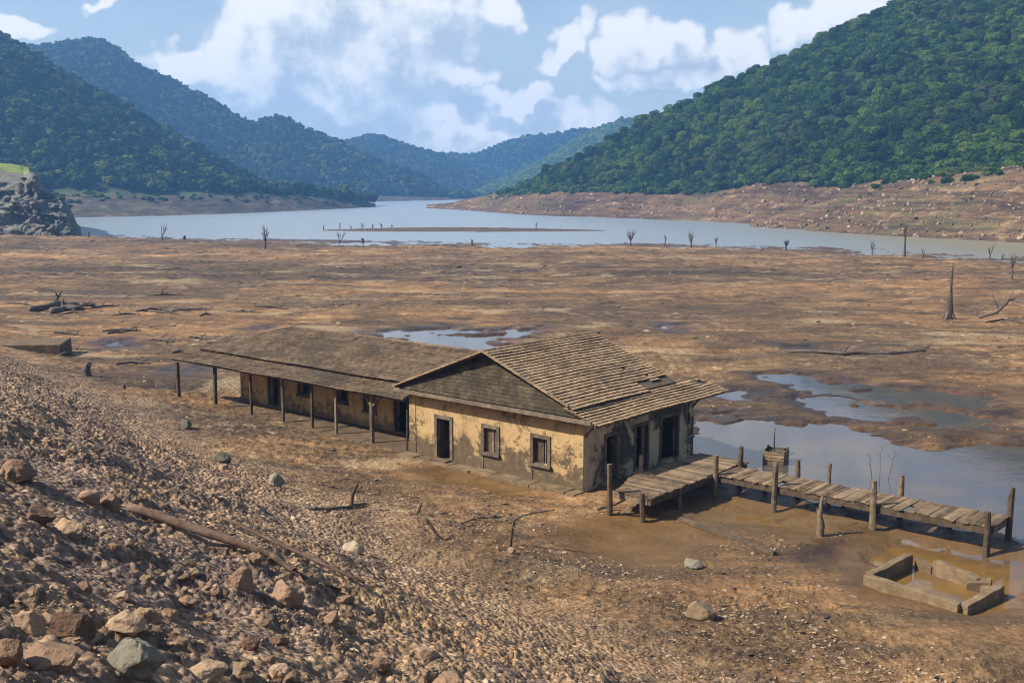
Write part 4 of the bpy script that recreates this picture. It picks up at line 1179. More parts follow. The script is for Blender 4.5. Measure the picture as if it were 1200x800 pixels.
# porch roof, a little lower, its eave sagging
def pz(x, y): return 2.55 + .34 * (y + .12) / 1.35 - .06 * math.sin((x + 30) * .42) * (1.3 - y) / 1.4 + (.12 if x > -12.5 else 0) * (x + 12.5) / 2
pr = MB()
vO = Vector((-30.0, 1.36, pz(-20, 1.36) + .02)); vD = Vector((0, -1.48, -.36))
tiles(pr, vO, (1, 0, 0), vD, 19.7, vD.length, .205, .26, jit=.012)
pr.build('porch_roof', M['tile_old'], house)
mb = MB(); slab(mb, [(-29.95, 1.36, vO.z), (-10.35, 1.36, vO.z), (-10.35, -.06, vO.z - .35), (-29.95, -.06, vO.z - .35)], .04)
mb.bar((-29.9, .0, vO.z - .42), (-10.4, .0, vO.z - .42), .09, .11)
mb.bar((-29.9, .42, vO.z - .33), (-10.4, .42, vO.z - .33), .09, .11)
for x in np.arange(-29.6, -10.4, .9): mb.bar((x, 2.55, 2.95), (x, -.05, vO.z - .43), .06, .08)
mb.build('porch_frame', M['wood_dark'], house)
post_x = [(-29.4, .0), (-26.3, .40), (-23.0, .42), (-20.2, .42), (-17.8, .42), (-15.9, .42), (-13.1, .30)]
for x, y in post_x:
    mb = MB(); big = x in (-26.3, -13.1, -29.4)
    w = .12 if big else .085
    zb = -.35
    mb.tube([(x + random.uniform(-.05, .05), y, zb), (x, y, 1.1), (x + random.uniform(-.03, .03), y, 2.52 if y > .1 else 2.36)], [w, w * .95, w * .9], 7, .1)
    if x == -13.1:
        mb.bar((x, y, 1.85), (x + .75, y, 2.45), .08, .08); mb.bar((x, y, 1.85), (x - .6, y, 2.45), .08, .08)
    mb.build('post', M['wood'], house)
mb = MB(); mb.tube([(-10.6, .25, .0), (-10.6, .3, 2.6)], .05, 6); mb.build('downpipe', M['wood_dark'], house)

# ================================================================== THE JETTY
jet = empty('wooden_jetty', (HOUSE_O[0], HOUSE_O[1], 0), HROT)
tag(jet, 'weathered plank jetty and landing on posts beside the house', 'jetty')
DZ = .92
mb = MB()
y = -1.5
while y < 5.9:                                        # landing planks, across
    w = random.uniform(.19, .27)
    if random.random() > .05:
        x0 = (2.72 - .8 * min(1, max(0, (y + 1.5) / 2.2))) + random.uniform(-.12, .05); x1 = 4.25 + random.uniform(-.06, .10)
        dz = random.uniform(-.012, .012)
        mb.box(x0, x1, y, y + w - random.uniform(.012, .04), DZ - .05 + dz, DZ + dz, .010)
    y += w
mb.build('deck', M['plank'], jet)['label'] = 'landing of uneven planks in front of the facade'
mb = MB(); x = 4.33
holes = [(6.6, 7.0), (11.8, 12.15), (9.0, 9.2)]
while x < 15.1:                                       # walkway planks, across
    w = random.uniform(.17, .27); y0 = 3.22 + random.uniform(-.07, .07); y1 = 4.92 + random.uniform(-.10, .08)
    dz = random.uniform(-.015, .015); sk = random.uniform(-.008, .008)
    if any(a < x < b for a, b in holes): y0 = 4.1 if random.random() < .6 else y0
    if random.random() > .012:
        c = ((x + w / 2), (y0 + y1) / 2, DZ - .02 + dz)
        mb.obox(c, ((w - random.uniform(.006, .028)) / 2, sk, 0), (-sk, (y1 - y0) / 2, random.uniform(-.012, .012)), (0, 0, .024), jit=.006)
    x += w
mb.build('deck', M['plank'], jet)['label'] = 'walkway of cross planks reaching over the pond'
mb = MB()
for y in (3.30, 4.84): mb.box(4.3, 15.05, y - .06, y + .06, DZ - .30, DZ - .062, .012)
mb.box(14.95, 15.12, 3.37, 4.77, DZ - .31, DZ - .064, .01)
for x in (5.5, 6.9, 9.0, 10.95, 13.0): mb.box(x - .06, x + .06, 3.37, 4.77, DZ - .44, DZ - .302, .01)
mb.box(4.16, 4.27, -1.45, 5.85, DZ - .30, DZ - .074, .012); mb.box(1.98, 2.10, .3, 5.8, DZ - .28, DZ - .074, .012)
mb.obox((3.42, -1.43, DZ - .18), (.72, .0, 0), (0, .05, 0), (0, 0, .11), jit=.012); mb.obox((2.35, -.55, DZ - .18), (-.33, .90, 0), (.05, .02, 0), (0, 0, .1), jit=.01)
for y in (.6, 2.4, 4.2, 5.6): mb.box(2.11, 4.15, y - .05, y + .05, DZ - .30, DZ - .076, .01)
mb.bar((2.85, -1.6, .05), (3.75, -1.44, .70), .09, .09)
mb.build('beam', M['wood'], jet)
def jpost(x, y, top, r=.11, bot=-.75, sq=True, tilt=0):
    mb = MB(); n = 4 if sq else 8
    dx, dy = random.uniform(-.05, .05) + tilt, random.uniform(-.05, .05)
    mb.tube([(x, y, bot), (x + dx * .3, y + dy * .3, .3), (x + dx * .7, y + dy * .7, top * .7), (x + dx, y + dy, top)], [r * .94, r * .92, r * .85, r * .78], 8, .12)
    mb.build('post', M['wood'], jet, bevel=.008)
for a in [(2.72, -1.86, 2.05, .13), (3.95, -1.50, 1.05, .12), (4.28, .55, .82, .1), (4.34, 3.12, 1.72, .12), (1.82, 1.5, 1.62, .11), (4.4, 5.02, 1.75, .12),
          (6.95, 3.14, 1.86, .125), (10.95, 3.13, 1.84, .13), (15.0, 3.12, 1.45, .13), (15.12, 4.98, 1.95, .13), (7.05, 5.02, 1.62, .11), (8.3, 5.06, 1.66, .10), (11.2, 5.05, 1.70, .125),
          (2.0, 4.4, .85, .1), (13.1, 4.95, .85, .1), (9.0, 4.95, .85, .1), (5.6, 4.95, .85, .1)]:
    jpost(*a)

# ================================================================== other things around the jetty
def hloc(x, y):
    return (HOUSE_O[0] + .757 * x + .653 * y, HOUSE_O[1] - .653 * x + .757 * y)

# low ring wall of a sunken basin
bc = [P(1016, 684), P(1128, 716), P(1172, 694), P(1068, 658)]
bcx = sum(c[0] for c in bc) / 4; bcy = sum(c[1] for c in bc) / 4
basin = empty('ruined_basin', (bcx, bcy, 0)); tag(basin, 'broken low concrete basin standing in brown shallow water', 'basin')
loc = [Vector((c[0] - bcx, c[1] - bcy, 0)) for c in bc]
def basin_wall(p, q, s0, s1, h0, h1, lab=None, th=.14, out=0):
    d = (q - p); L = d.length; d.normalize(); n = Vector((-d.y, d.x, 0))
    mb = MB(); k = max(2, int((s1 - s0) * L / .35)); top = []
    vs = []; fs = []
    for i in range(k + 1):
        s = s0 + (s1 - s0) * i / k; h = h0 + (h1 - h0) * i / k + random.uniform(-.05, .03)
        c = p + d * (L * s)
        for a, z in ((-th, -.35), (th, -.35), (th, h), (-th, h)): vs.append(c + n * (a + random.uniform(-.012, .012)) + Vector((0, 0, z)))
    for i in range(k):
        for e in range(4): fs.append((i * 4 + e, i * 4 + (e + 1) % 4, (i + 1) * 4 + (e + 1) % 4, (i + 1) * 4 + e))
    fs.append((0, 1, 2, 3)); fs.append((4 * k + 3, 4 * k + 2, 4 * k + 1, 4 * k))
    mb.add(vs, fs)
    o = mb.build('basin_wall', M['concrete'], basin, bevel=.025)
    if lab: o['label'] = lab
basin_wall(loc[0], loc[1], -.02, .97, .34, .24); basin_wall(loc[1], loc[2], .02, 1.0, .20, .26); basin_wall(loc[3], loc[2], .07, .27, .20, .10, 'crumbled low stretch of the far basin wall'); basin_wall(loc[3], loc[2], .28, .78, .36, .28); basin_wall(loc[3], loc[2], .79, .97, .06, .10); basin_wall(loc[0], loc[3], .05, .95, .33, .36)
mb = MB(); mb.obox(loc[3].lerp(loc[2], .70) + Vector((.1, -.25, .05)), (.35, -.12, .05), (.05, .14, .05), (0, 0, .13), jit=.03); mb.build('fallen_block', M['concrete'], basin, bevel=.02)

# crate in the pond
cx, cy = P(912, 544, WL)
cr = empty('slatted_crate', (cx, cy + .5, WL), R(-25)); tag(cr, 'square slatted crate standing in the pond behind the jetty', 'crate')
mb = MB(); h = .58; e = .44
for sx, sy in ((1, 1), (1, -1), (-1, 1), (-1, -1)): mb.box(sx * e - .045, sx * e + .045, sy * e - .045, sy * e + .045, -.3, h + .06, .01)
mb.build('corner_post', M['wood'], cr)
mb = MB()
for z in (.0, .15, .30, .45):
    for s in (-1, 1):
        mb.box(-e - .02, e + .02, s * (e + .05) - .02, s * (e + .05) + .02, z, z + .115, .012); mb.box(s * (e + .05) - .02, s * (e + .05) + .02, -e - .02, e + .02, z, z + .115, .012)
mb.build('slats', M['plank'], cr)
mb = MB(); mb.box(-e + .05, e - .05, -e + .05, e - .05, -.2, .42, .02); mb.build('silt_fill', M['floor'], cr)
mb = MB(); mb.tube([(-.1, .1, .3), (-.12, .1, 1.2), (-.1, .12, 1.55)], [.04, .035, .02], 6); mb.build('stick', M['dead'], cr)

def twig(name, label, cat, pts, rad, mat='dead', branches=0, seed=0, group=None, blen=.5, up=.6, wig=.022):
    rr = random.Random(seed); mb = MB(); o0 = Vector(pts[0])
    P_ = [Vector(p) - o0 for p in pts]
    # subdivide and wiggle the main stem
    Q = []; Rr = []
    for i in range(len(P_) - 1):
        for k in range(4):
            t_ = k / 4; L = (P_[i + 1] - P_[i]).length
            q = P_[i].lerp(P_[i + 1], t_)
            if not (i == 0 and k == 0): q = q + Vector([rr.uniform(-1, 1) * L * wig for _ in range(3)])
            Q.append(q); Rr.append(rad[i] + (rad[i + 1] - rad[i]) * t_)
    Q.append(P_[-1]); Rr.append(rad[-1])
    mb.tube(Q, Rr, 10, .10)
    for b in range(branches):
        i = rr.randrange(len(Q) // 3, len(Q) - 1); d = (Q[min(i + 1, len(Q) - 1)] - Q[i - 1]).normalized()
        a = Vector((rr.uniform(-1, 1), rr.uniform(-1, 1), rr.uniform(-.2, 1) * up)); a = (a - d * a.dot(d)).normalized()
        L = blen * rr.uniform(.5, 1.2); q0 = Q[i]; q1 = q0 + (d * .5 + a * .8) * L * .5; q2 = q1 + (d * .6 + a * .5 + Vector((0, 0, .35 * up))) * L * .5
        mb.tube([q0, q1, q2], [Rr[i] * .6, Rr[i] * .4, Rr[i] * .12], 6, .1)
        if rr.random() < .6: mb.tube([q1, q1 + (a * .7 - d * .1 + Vector((rr.uniform(-.4, .4), rr.uniform(-.4, .4), .4 * up))) * L * .4], [Rr[i] * .3, Rr[i] * .08], 5, .1)
    o = mb.build(name, M[mat], None, True); o.location = o0; tag(o, label, cat, group)
    return o

def gpt(px, py, dz=0.0):
    """point of the ground seen at px, py"""
    d = ray(px, py); t_ = np.geomspace(2.5, 320, 5000) / d[1]
    pts = d[None, :] * t_[:, None]; zz = ground(pts[:, 0], pts[:, 1])
    b = np.where(pts[:, 2] + CAM_H < zz)[0]; q = pts[b[0]] if len(b) else pts[-1]
    return Vector((q[0], q[1], gz(q[0], q[1]) + dz))
def over(q, px, py):
    """point above ground point q that shows at px, py at the same distance"""
    x, z = XD(px, py, q[1]); return Vector((x, q[1], z))

# leaning weathered stump in front of the walkway
q = gpt(961, 628); twig('leaning_stump', 'crooked grey stump standing in the mud in front of the walkway', 'stump', [q - Vector((0, 0, .3)), over(q, 962, 618), over(q, 961, 604), over(q, 964, 580)], [.11, .15, .10, .05], 'wood', 2, 3, None, .4)
q = gpt(800, 611, .05); q2 = gpt(908, 651, .05)
mb = MB(); d = (q2 - q); L = d.length
mb.obox((L / 2, 0, .05), (L / 2, 0, (q2.z - q.z) / 2), (0, .09, 0), (0, 0, .075), jit=.012); o = mb.build('fallen_beam', M['wood'], bevel=.015); o.location = q; o.rotation_euler = (0, 0, math.atan2(d.y, d.x)); tag(o, 'long straight timber lying on the mud in front of the jetty', 'timber')
# logs on the bank
q0, q3 = gpt(150, 598, .10), gpt(330, 662, .10); q1, q2 = q0.lerp(q3, .35), q0.lerp(q3, .7) + Vector((0, 0, .03))
twig('fallen_log', 'thick dark brown log lying down the stony bank', 'log', [q0, q1, q2, q3], [.085, .10, .09, .05], 'log', 2, 5, None, .35, .4, .006)
q0, q2 = gpt(262, 618, .22), gpt(427, 690, .14); q1 = q0.lerp(q2, .5)
twig('fallen_pole', 'long thin pole lying beside the thick dark log', 'pole', [q0, q1, q2], [.035, .05, .03], 'log', 0, 6, None, .4, .4, .004)
q0, q1, q2 = gpt(318, 655, .08), gpt(350, 678, .06), gpt(400, 694, .05)
twig('broken_branch', 'broken dark branch under the lower end of the thin pole', 'branch', [q0, q1, q2], [.07, .05, .02], 'log', 3, 8, None, .5)
# twigs on the flat before the house
q = gpt(411, 594); twig('upright_twig', 'upright dark twig with a lying side branch on the mud', 'twig', [q - Vector((0, 0, .1)), over(q, 413, 580), over(q, 419, 566)], [.07, .06, .05], 'dead', 1, 9)
q1 = gpt(340, 597, .05); twig('lying_branch', 'thin curved branch lying from the upright twig towards the bank', 'branch', [gpt(428, 592, .06), gpt(400, 597, .06), gpt(365, 598, .05), gpt(335, 588, .03)], [.05, .05, .035, .015], 'dead', 2, 10)
q = gpt(518, 632); twig('leaning_stick', 'short thick stick leaning out of the mud', 'stick', [q - Vector((0, 0, .1)), over(q, 507, 619), over(q, 497, 606)], [.055, .06, .06], 'wood', 0, 11)
q = gpt(598, 640); twig('forked_branch', 'bent dead branch standing with a long sideways arm', 'branch', [q - Vector((0, 0, .1)), over(q, 600, 622), over(q, 603, 608), over(q, 625, 600), over(q, 650, 597)], [.05, .05, .045, .035, .02], 'dead', 3, 12, None, .4)
q = gpt(489, 601); twig('small_stick', 'small black stick poking up between the twigs', 'stick', [q - Vector((0, 0, .05)), over(q, 494, 590)], [.04, .045], 'dead', 0, 13)
q = gpt(716, 602); twig('driftwood', 'driftwood stick lodged at the foot of the corner post', 'driftwood', [gpt(700, 600, .1), gpt(722, 598, .25), gpt(752, 588, .35)], [.05, .045, .03], 'dead', 2, 14)
rt = random.Random(9)
for k in range(22):
    a, b = rt.uniform(290, 660), rt.uniform(545, 640)
    if b < 500 + (a - 230) * .26 + 18 or b > 545 + (a - 300) * .30: continue
    L = rt.uniform(25, 75); an = rt.uniform(-.35, .35); a2, b2 = a + L * math.cos(an), b + L * .45 * math.sin(an)
    twig('dead_twig', 'thin dead twig lying on the mud between the bank and the house', 'twig', [gpt(a, b, .03), gpt((a + a2) / 2 + rt.uniform(-4, 4), (b + b2) / 2 + rt.uniform(-5, 5), .05), gpt(a2, b2, .03)], [.03, .035, .012], 'dead', 3, 200 + k, 'twigs on the mud before the house', .7, .25)
for k in range(30):
    a, b = rt.uniform(0, 300), rt.uniform(345, 462)
    if b > 400 + a * .3 + 4: continue
    L = rt.uniform(12, 50); a2, b2 = a + L, b + rt.uniform(-4, 4)
    twig('dead_bough', 'dark dead bough lying on the mud beyond the slab', 'bough', [gpt(a, b, .08), gpt((a + a2) / 2, (b + b2) / 2, .16), gpt(a2, b2, .05)], [.08, .11, .04], 'dead', 3, 300 + k, 'boughs on the mud beyond the slab', 1.1, .3)
# weeds standing in the pond
for k, (a, b, c, h) in enumerate([(1030, 561, 1033, 520), (1040, 561, 1050, 527), (1022, 560, 1018, 530)]):
    q = Vector((*P(a, b, WL), WL)); twig('dead_weed', ['tall bare weed stem standing in the pond by the walkway', 'shorter bent weed stem behind the walkway', 'thin straight weed stem behind the walkway'][k], 'weed', [q - Vector((0, 0, .3)), over(q, (a + c) / 2, (b + h) / 2), over(q, c, h)], [.016, .013, .006], 'dead', 4, 20 + k, None, .5)
# left side bits
def slab_on_ground():
    mb = MB(); mb.box(0, 5.6, 0, 3.4, -.6, .55, .05)
    o = mb.build('concrete_slab', M['concrete'], bevel=.05); o.location = (-38.2, 78.6, gz(-34.5, 78.2) - .16); o.rotation_euler = (0, 0, R(9)); tag(o, 'long flat concrete slab at the edge of the mud flat', 'slab')
slab_on_ground()
for k, (a, b, c, d, lab) in enumerate([(35, 365, 112, 361, 'dark driftwood log with roots on the open mud'), (60, 368, 100, 366, 'short dark driftwood log beside the rooted one')]):
    twig('driftwood', lab, 'driftwood', [gpt(a, b, .3), gpt((a + c) / 2, (b + d) / 2 - 1, .5), gpt(c, d, .3)], [.3, .35, .12], 'dead', 4, 30 + k, None, 2.5)
q = gpt(102, 440); twig('rotten_stump', 'short rotten stump on the mud near the slab', 'stump', [q - Vector((0, 0, .2)), over(q, 101, 433), over(q, 104, 424)], [.32, .25, .16], 'dead', 2, 33, None, .5)
q = gpt(145, 455); twig('rotten_stump', 'tiny stick stump between the slab and the porch', 'stump', [q - Vector((0, 0, .2)), over(q, 145, 450)], [.12, .08], 'dead', 1, 34, None, .4)
twig('driftwood', 'long dark log lying by the far puddles', 'log', [gpt(925, 413, .08), gpt(985, 416, .12), gpt(1050, 414, .10), gpt(1085, 412, .06)], [.07, .16, .12, .05], 'dead', 3, 35, None, 1.5)
twig('driftwood', 'dark fallen branch on the mud near the tall snag', 'branch', [gpt(1148, 374, .2), over(gpt(1165, 374), 1168, 366), over(gpt(1180, 372), 1182, 352), over(gpt(1185, 370), 1190, 350)], [.16, .14, .10, .04], 'dead', 5, 36, None, 2.2)
twig('driftwood', 'thin dark branch lying beside the fallen branch', 'branch', [gpt(1155, 379, .1), gpt(1175, 377, .2), gpt(1205, 381, .2)], [.1, .09, .05], 'dead', 2, 37, None, 1.2)

# ------------------------------------------------------------------ dead trees at the water's edge
def snag(px, py, hpx, label, seed, nb=7, r=.16, spread=1.0, lean=0.0, trunkf=.3, name='dead_tree', group=None, D=None):
    rr = random.Random(seed); r *= .8; nb += 2
    if D is None: q = gpt(px, py)
    else:
        x, z = XD(px, py, D); q = Vector((x, D, LAKE_Z))
    H = hpx / F_PX * q.y
    root = empty(name, tuple(q)); tag(root, label, 'dead tree', group)
    mb = MB(); top = Vector((lean * H, 0, H * trunkf))
    mb.tube([(0, 0, -.6), (0, 0, .0), (top.x * .5, 0, top.z * .5), top], [r * 1.5, r * 1.35, r, r * .85], 7, .12)
    mb.build('trunk', M['dead'], root)
    for k in range(nb):
        a = rr.uniform(0, 2 * PI); sp = spread * rr.uniform(.25, 1.0); L = H * (1 - trunkf) * rr.uniform(.65, 1.1)
        mb = MB(); base = top * rr.uniform(.6, 1.0)
        dx, dy = math.cos(a) * sp, math.sin(a) * sp * .7
        m1 = base + Vector((dx * L * .38, dy * L * .38, L * .38)); m2 = base + Vector((dx * L * .62, dy * L * .6, L * .72)); m3 = base + Vector((dx * L * .78, dy * L * .7, L))
        mb.tube([base, m1, m2, m3], [r * .55, r * .42, r * .28, r * .08], 6, .1)
        for _ in range(4):
            s = m1.lerp(m2, rr.random()); mb.tube([s, s + Vector((rr.uniform(-.3, .3) * L, rr.uniform(-.2, .2) * L, rr.uniform(.1, .35) * L))], [r * .22, r * .06], 5)
        mb.build('branch', M['dead'], root)
    return root
snag(190, 281, 20, 'v-shaped dead tree at the water near the cliff', 1, 3, .16, .8, 0, .25)
snag(311, 291, 30, 'tall many-stemmed dead tree at the shore nearest the island', 2, 5, .20, .45, 0, .3)
snag(398, 286, 16, 'low forked dead tree at the tip of the sandbar', 3, 3, .18, 1.1, 0, .15)
snag(739, 288, 18, 'spreading bare dead tree, bushy, by the near shore', 4, 8, .20, .9, 0, .3)
snag(778, 288, 14, 'slanting little dead tree right beside the spreading one', 5, 2, .15, .5, .15, .4)
snag(810, 290, 20, 'upright dead tree with several vertical branches by the shore', 6, 5, .20, .4, 0, .2)
snag(839, 290, 14, 'thin small dead tree with sparse twigs at the shore', 7, 4, .12, .6, 0, .25)
snag(890, 294, 7, 'crooked driftwood bough reaching out of the shallows', 8, 2, .12, 1.4, .8, .3)
snag(921, 293, 13, 'squat stumpy dead tree with short twigs', 9, 5, .22, .7, 0, .35)
snag(1060, 300, 42, 'tallest slim dead tree standing at the lake edge', 10, 6, .20, .3, 0, .55)
snag(1022, 299, 18, 'pale twiggy sapling skeleton in the shallows', 11, 5, .10, .4, 0, .3)
snag(1082, 303, 14, 'tiny dead sapling beside the tallest one', 12, 3, .10, .5, 0, .4)
snag(1160, 305, 18, 'dead sapling pair of twigs near the stony spur', 13, 5, .13, .6, 0, .3)
snag(1186, 327, 34, 'dead sapling at the picture edge on the far mud', 14, 5, .13, .4, 0, .4)
snag(1174, 306, 10, 'little leafless shrub in front of the stony spur', 15, 4, .1, .8, 0, .2)
for k, (a, b, h, lab) in enumerate([(216, 281, 5, 'dark knob of a stump by the v-shaped dead tree'), (425, 286, 7, 'black stump right of the low forked dead tree'), (553, 288, 7, 'small post stump alone at the middle of the near shore'), (104, 278, 6, 'stub of wood in the water beside the cliff')]):
    q = gpt(a, b); twig('shore_stump', lab, 'stump', [q - Vector((0, 0, .4)), over(q, a, b - h * .6), over(q, a + .5, b - h)], [.45, .3, .18] if k < 2 else [.22, .2, .16], 'dead', 1, 50 + k, None, .8)
isl = [(379, 269, 4), (398, 268, 7), (411, 268.5, 4), (424, 267.5, 6), (436, 268, 5), (447, 268.5, 7), (459, 267.5, 4), (628, 267, 6)]
for k, (a, b, h) in enumerate(isl):
    x, y = P(a, b, LAKE_Z); q = Vector((x, y, LAKE_Z))
    twig('snag_stub', 'thin dead stub standing along the sandbar in the lake', 'stump', [q - Vector((0, 0, .8)), over(q, a + .3, b - h * .6), over(q, a + random.uniform(-1, 1), b - h)], [.2, .16, .06], 'dead', 2, 60 + k, 'dead stubs along the sandbar', 1.2)
# the pointed trunk on the mud
q = gpt(1112, 374)
root = empty('pointed_snag', tuple(q)); tag(root, 'tall pointed dead trunk with a flared foot on the mud', 'dead tree')
mb = MB(); H = 66 / F_PX * q.y
mb.tube([(0, 0, -.5), (0, 0, .1), (.02, 0, H * .2), (.0, 0, H * .38), (.07, 0, H * .47), (.03, 0, H * .62), (.09, 0, H * .8), (.11, 0, H)], [.50, .40, .30, .22, .13, .11, .085, .03], 9, .14)
mb.build('trunk', M['dead'], root)
for k in range(4):
    a = k * 1.7 + .4; mb = MB(); mb.tube([(math.cos(a) * .2, math.sin(a) * .2, .7), (math.cos(a) * .5, math.sin(a) * .5, .15), (math.cos(a) * .7, math.sin(a) * .7, -.2)], [.16, .14, .06], 6, .1); mb.build('root', M['dead'], root)

# ================================================================== the cliff
def build_cliff():
    root = empty('cliff', (0, 0, 0)); tag(root, 'grey rock cliff with a grassy top at the lake edge', 'cliff')
    # skyline of the outcrop in the photo, put on the mud 285 m away
    cols = [(-260, 168), (-120, 178), (-20, 189), (0, 190), (20, 193), (36, 197), (44, 206), (52, 222), (62, 228), (74, 234), (80, 243), (85, 255), (89, 268), (92, 275)]
    D0 = 282.0
    ni, nj = 190, 100
    pxs = np.concatenate([np.linspace(-260, 20, 60), np.linspace(22, 93, ni - 60)])
    V = np.zeros((ni, nj, 3))
    for i, px in enumerate(pxs):
        yt = np.interp(px, [c[0] for c in cols], [c[1] for c in cols])
        for j in range(nj):
            s = j / (nj - 1)
            if s < .6:                    # the face
                u = s / .6; D = D0 + u * 9
                ztop = XD(px, yt, D0 + 30)[1] if px < 44 else XD(px, yt, D0 + 9)[1]
                zt = ztop * .72 if px < 30 else ztop * (.72 + .28 * min(1, (px - 30) / 14))
                z = -1.2 + (zt + 1.2) * u ** .85
            else:                         # the top, running back
                u = (s - .6) / .4; D = D0 + 9 + u * 60
                ztop = XD(px, yt, D0 + 30)[1] if px < 44 else XD(px, yt, D0 + 9)[1]
                zf = ztop * .72 if px < 30 else ztop * (.72 + .28 * min(1, (px - 30) / 14))
                k = min(1, u / .35)
                z = zf + (ztop - zf) * math.sin(k * PI / 2) - max(0, u - .35) ** 2 * max(ztop, 0) * 1.2
            x = (px - 600) / 1310.0 * D
            V[i, j] = (x, D, z)
    X, Y, Z = V[..., 0], V[..., 1], V[..., 2]
    face = np.clip(1 - np.abs(np.linspace(0, 1, nj) - .3) / .36, 0, 1)[None, :]
    n = ridged(X * .13 + Z * .09, Z * .16, 5, 81) - .5
    n2 = fbm(X * .5, Z * .6, 5, 83)
    n3 = ridged(X * .4 + 3, Z * .45 + Y * .1, 4, 85) - .5
    V[..., 1] -= (n * 5.0 + n2 * 2.0 + n3 * 2.6) * face ** .5
    V[..., 0] += fbm(Z * .25, Y * .3, 4, 87) * 1.8 * face
    V[..., 2] += fbm(X * .12, Y * .12, 4, 89) * 1.2 * np.clip(Z / 6, 0, 1)
    idx = np.arange(ni * nj).reshape(ni, nj); js = int(nj * .64)
    Fq = np.stack([idx[:-1, :-1], idx[1:, :-1], idx[1:, 1:], idx[:-1, 1:]], -1)
    def sub(Fs, nm, mat, shift=0):
        Fs = Fs.reshape(-1, 4); u, inv = np.unique(Fs, return_inverse=True)
        return mesh_from(nm, V.reshape(-1, 3)[u], inv.reshape(-1, 4), mat, root, False)
    sub(Fq[:, :js], 'rock_face', M['cliff']); sub(Fq[:, js:], 'grass_top', M['grass'])
    # shrubs growing on it
    rg = np.random.default_rng(3)
    for k in range(16):
        px = rg.uniform(-5, 84); j = int(rg.integers(8, js + 3)); i = int(np.argmin(np.abs(pxs - px)))
        s = link(bpy.data.objects.new('cliff_shrub', bush_crowns[k % 3])); s.location = V[i, j] - np.array([0, .2, .4]); s.rotation_euler = (0, 0, rg.uniform(0, 6)); s.scale = (rg.uniform(.25, .6),) * 3
        tag(s, 'small green shrub growing on the grey cliff', 'shrub', 'shrubs on the grey cliff')
build_cliff()

# ================================================================== air
def build_haze():
    m = bpy.data.materials.new('haze'); m.use_nodes = True; t = NT(m)
    for n in list(t.n):
        if n.type == 'BSDF_PRINCIPLED': t.n.remove(n)
    v = t.node('ShaderNodeVolumePrincipled'); v.inputs['Color'].default_value = HAZE_COL; v.inputs['Density'].default_value = HAZE
    v.inputs['Anisotropy'].default_value = .2
    t.l.new(v.outputs[0], t.n['Material Output'].inputs['Volume'])
    mb = MB(); mb.box(-1500, 1500, -60, 2150, -8, 172)
    o = mb.build('haze', m); tag(o, 'thin blue air over the valley', 'haze', kind='stuff')
HAZE = .00034; HAZE_COL = (.22, .50, .93, 1)
build_haze()

# ================================================================== sky, sun, camera
SUN_EL, SUN_AZ = R(42), math.atan2(-.97, -.25)      # azimuth from +Y towards +X
sv = Vector((math.sin(SUN_AZ) * math.cos(SUN_EL), math.cos(SUN_AZ) * math.cos(SUN_EL), math.sin(SUN_EL)))
sl = bpy.data.lights.new('sun', 'SUN'); sl.energy = 5.0; sl.angle = R(.5); sl.color = (1.0, .945, .86)
so = link(bpy.data.objects.new('sun', sl)); so.rotation_euler = (-sv).to_track_quat('-Z', 'Y').to_euler(); so.location = (-60, -10, 80)

CLOUDS = [  # az px, el px, rx, ry, weight : directions given as on the photo
    (335, 72, 70, 62, 1.0), (318, 20, 34, 40, .9), (395, 20, 95, 60, .9), (250, 85, 50, 26, .95), (425, 75, 66, 62, .95), (330, 105, 90, 36, .9), (410, 120, 85, 26, .85), (488, 66, 46, 44, .75), (480, 20, 80, 44, .8),
    (526, 90, 34, 20, .95), (590, 113, 48, 15, .95), (560, 16, 40, 24, .85), (520, 150, 150, 26, .62), (640, 145, 110, 18, .6), (663, 68, 28, 22, 1.0), (688, 40, 20, 30, .6), (754, 60, 44, 32, 1.0), (775, 100, 52, 20, .95),
    (860, 66, 58, 28, 1.0), (820, 84, 46, 20, .8), (975, 18, 50, 30, 1.0), (600, 176, 300, 16, .5), (148, 8, 36, 8, .75), (24, 44, 34, 10, .7),
    (250, -150, 220, 70, .7), (850, -170, 260, 90, .75)]  # unseen clouds above the view, added for the pond to reflect
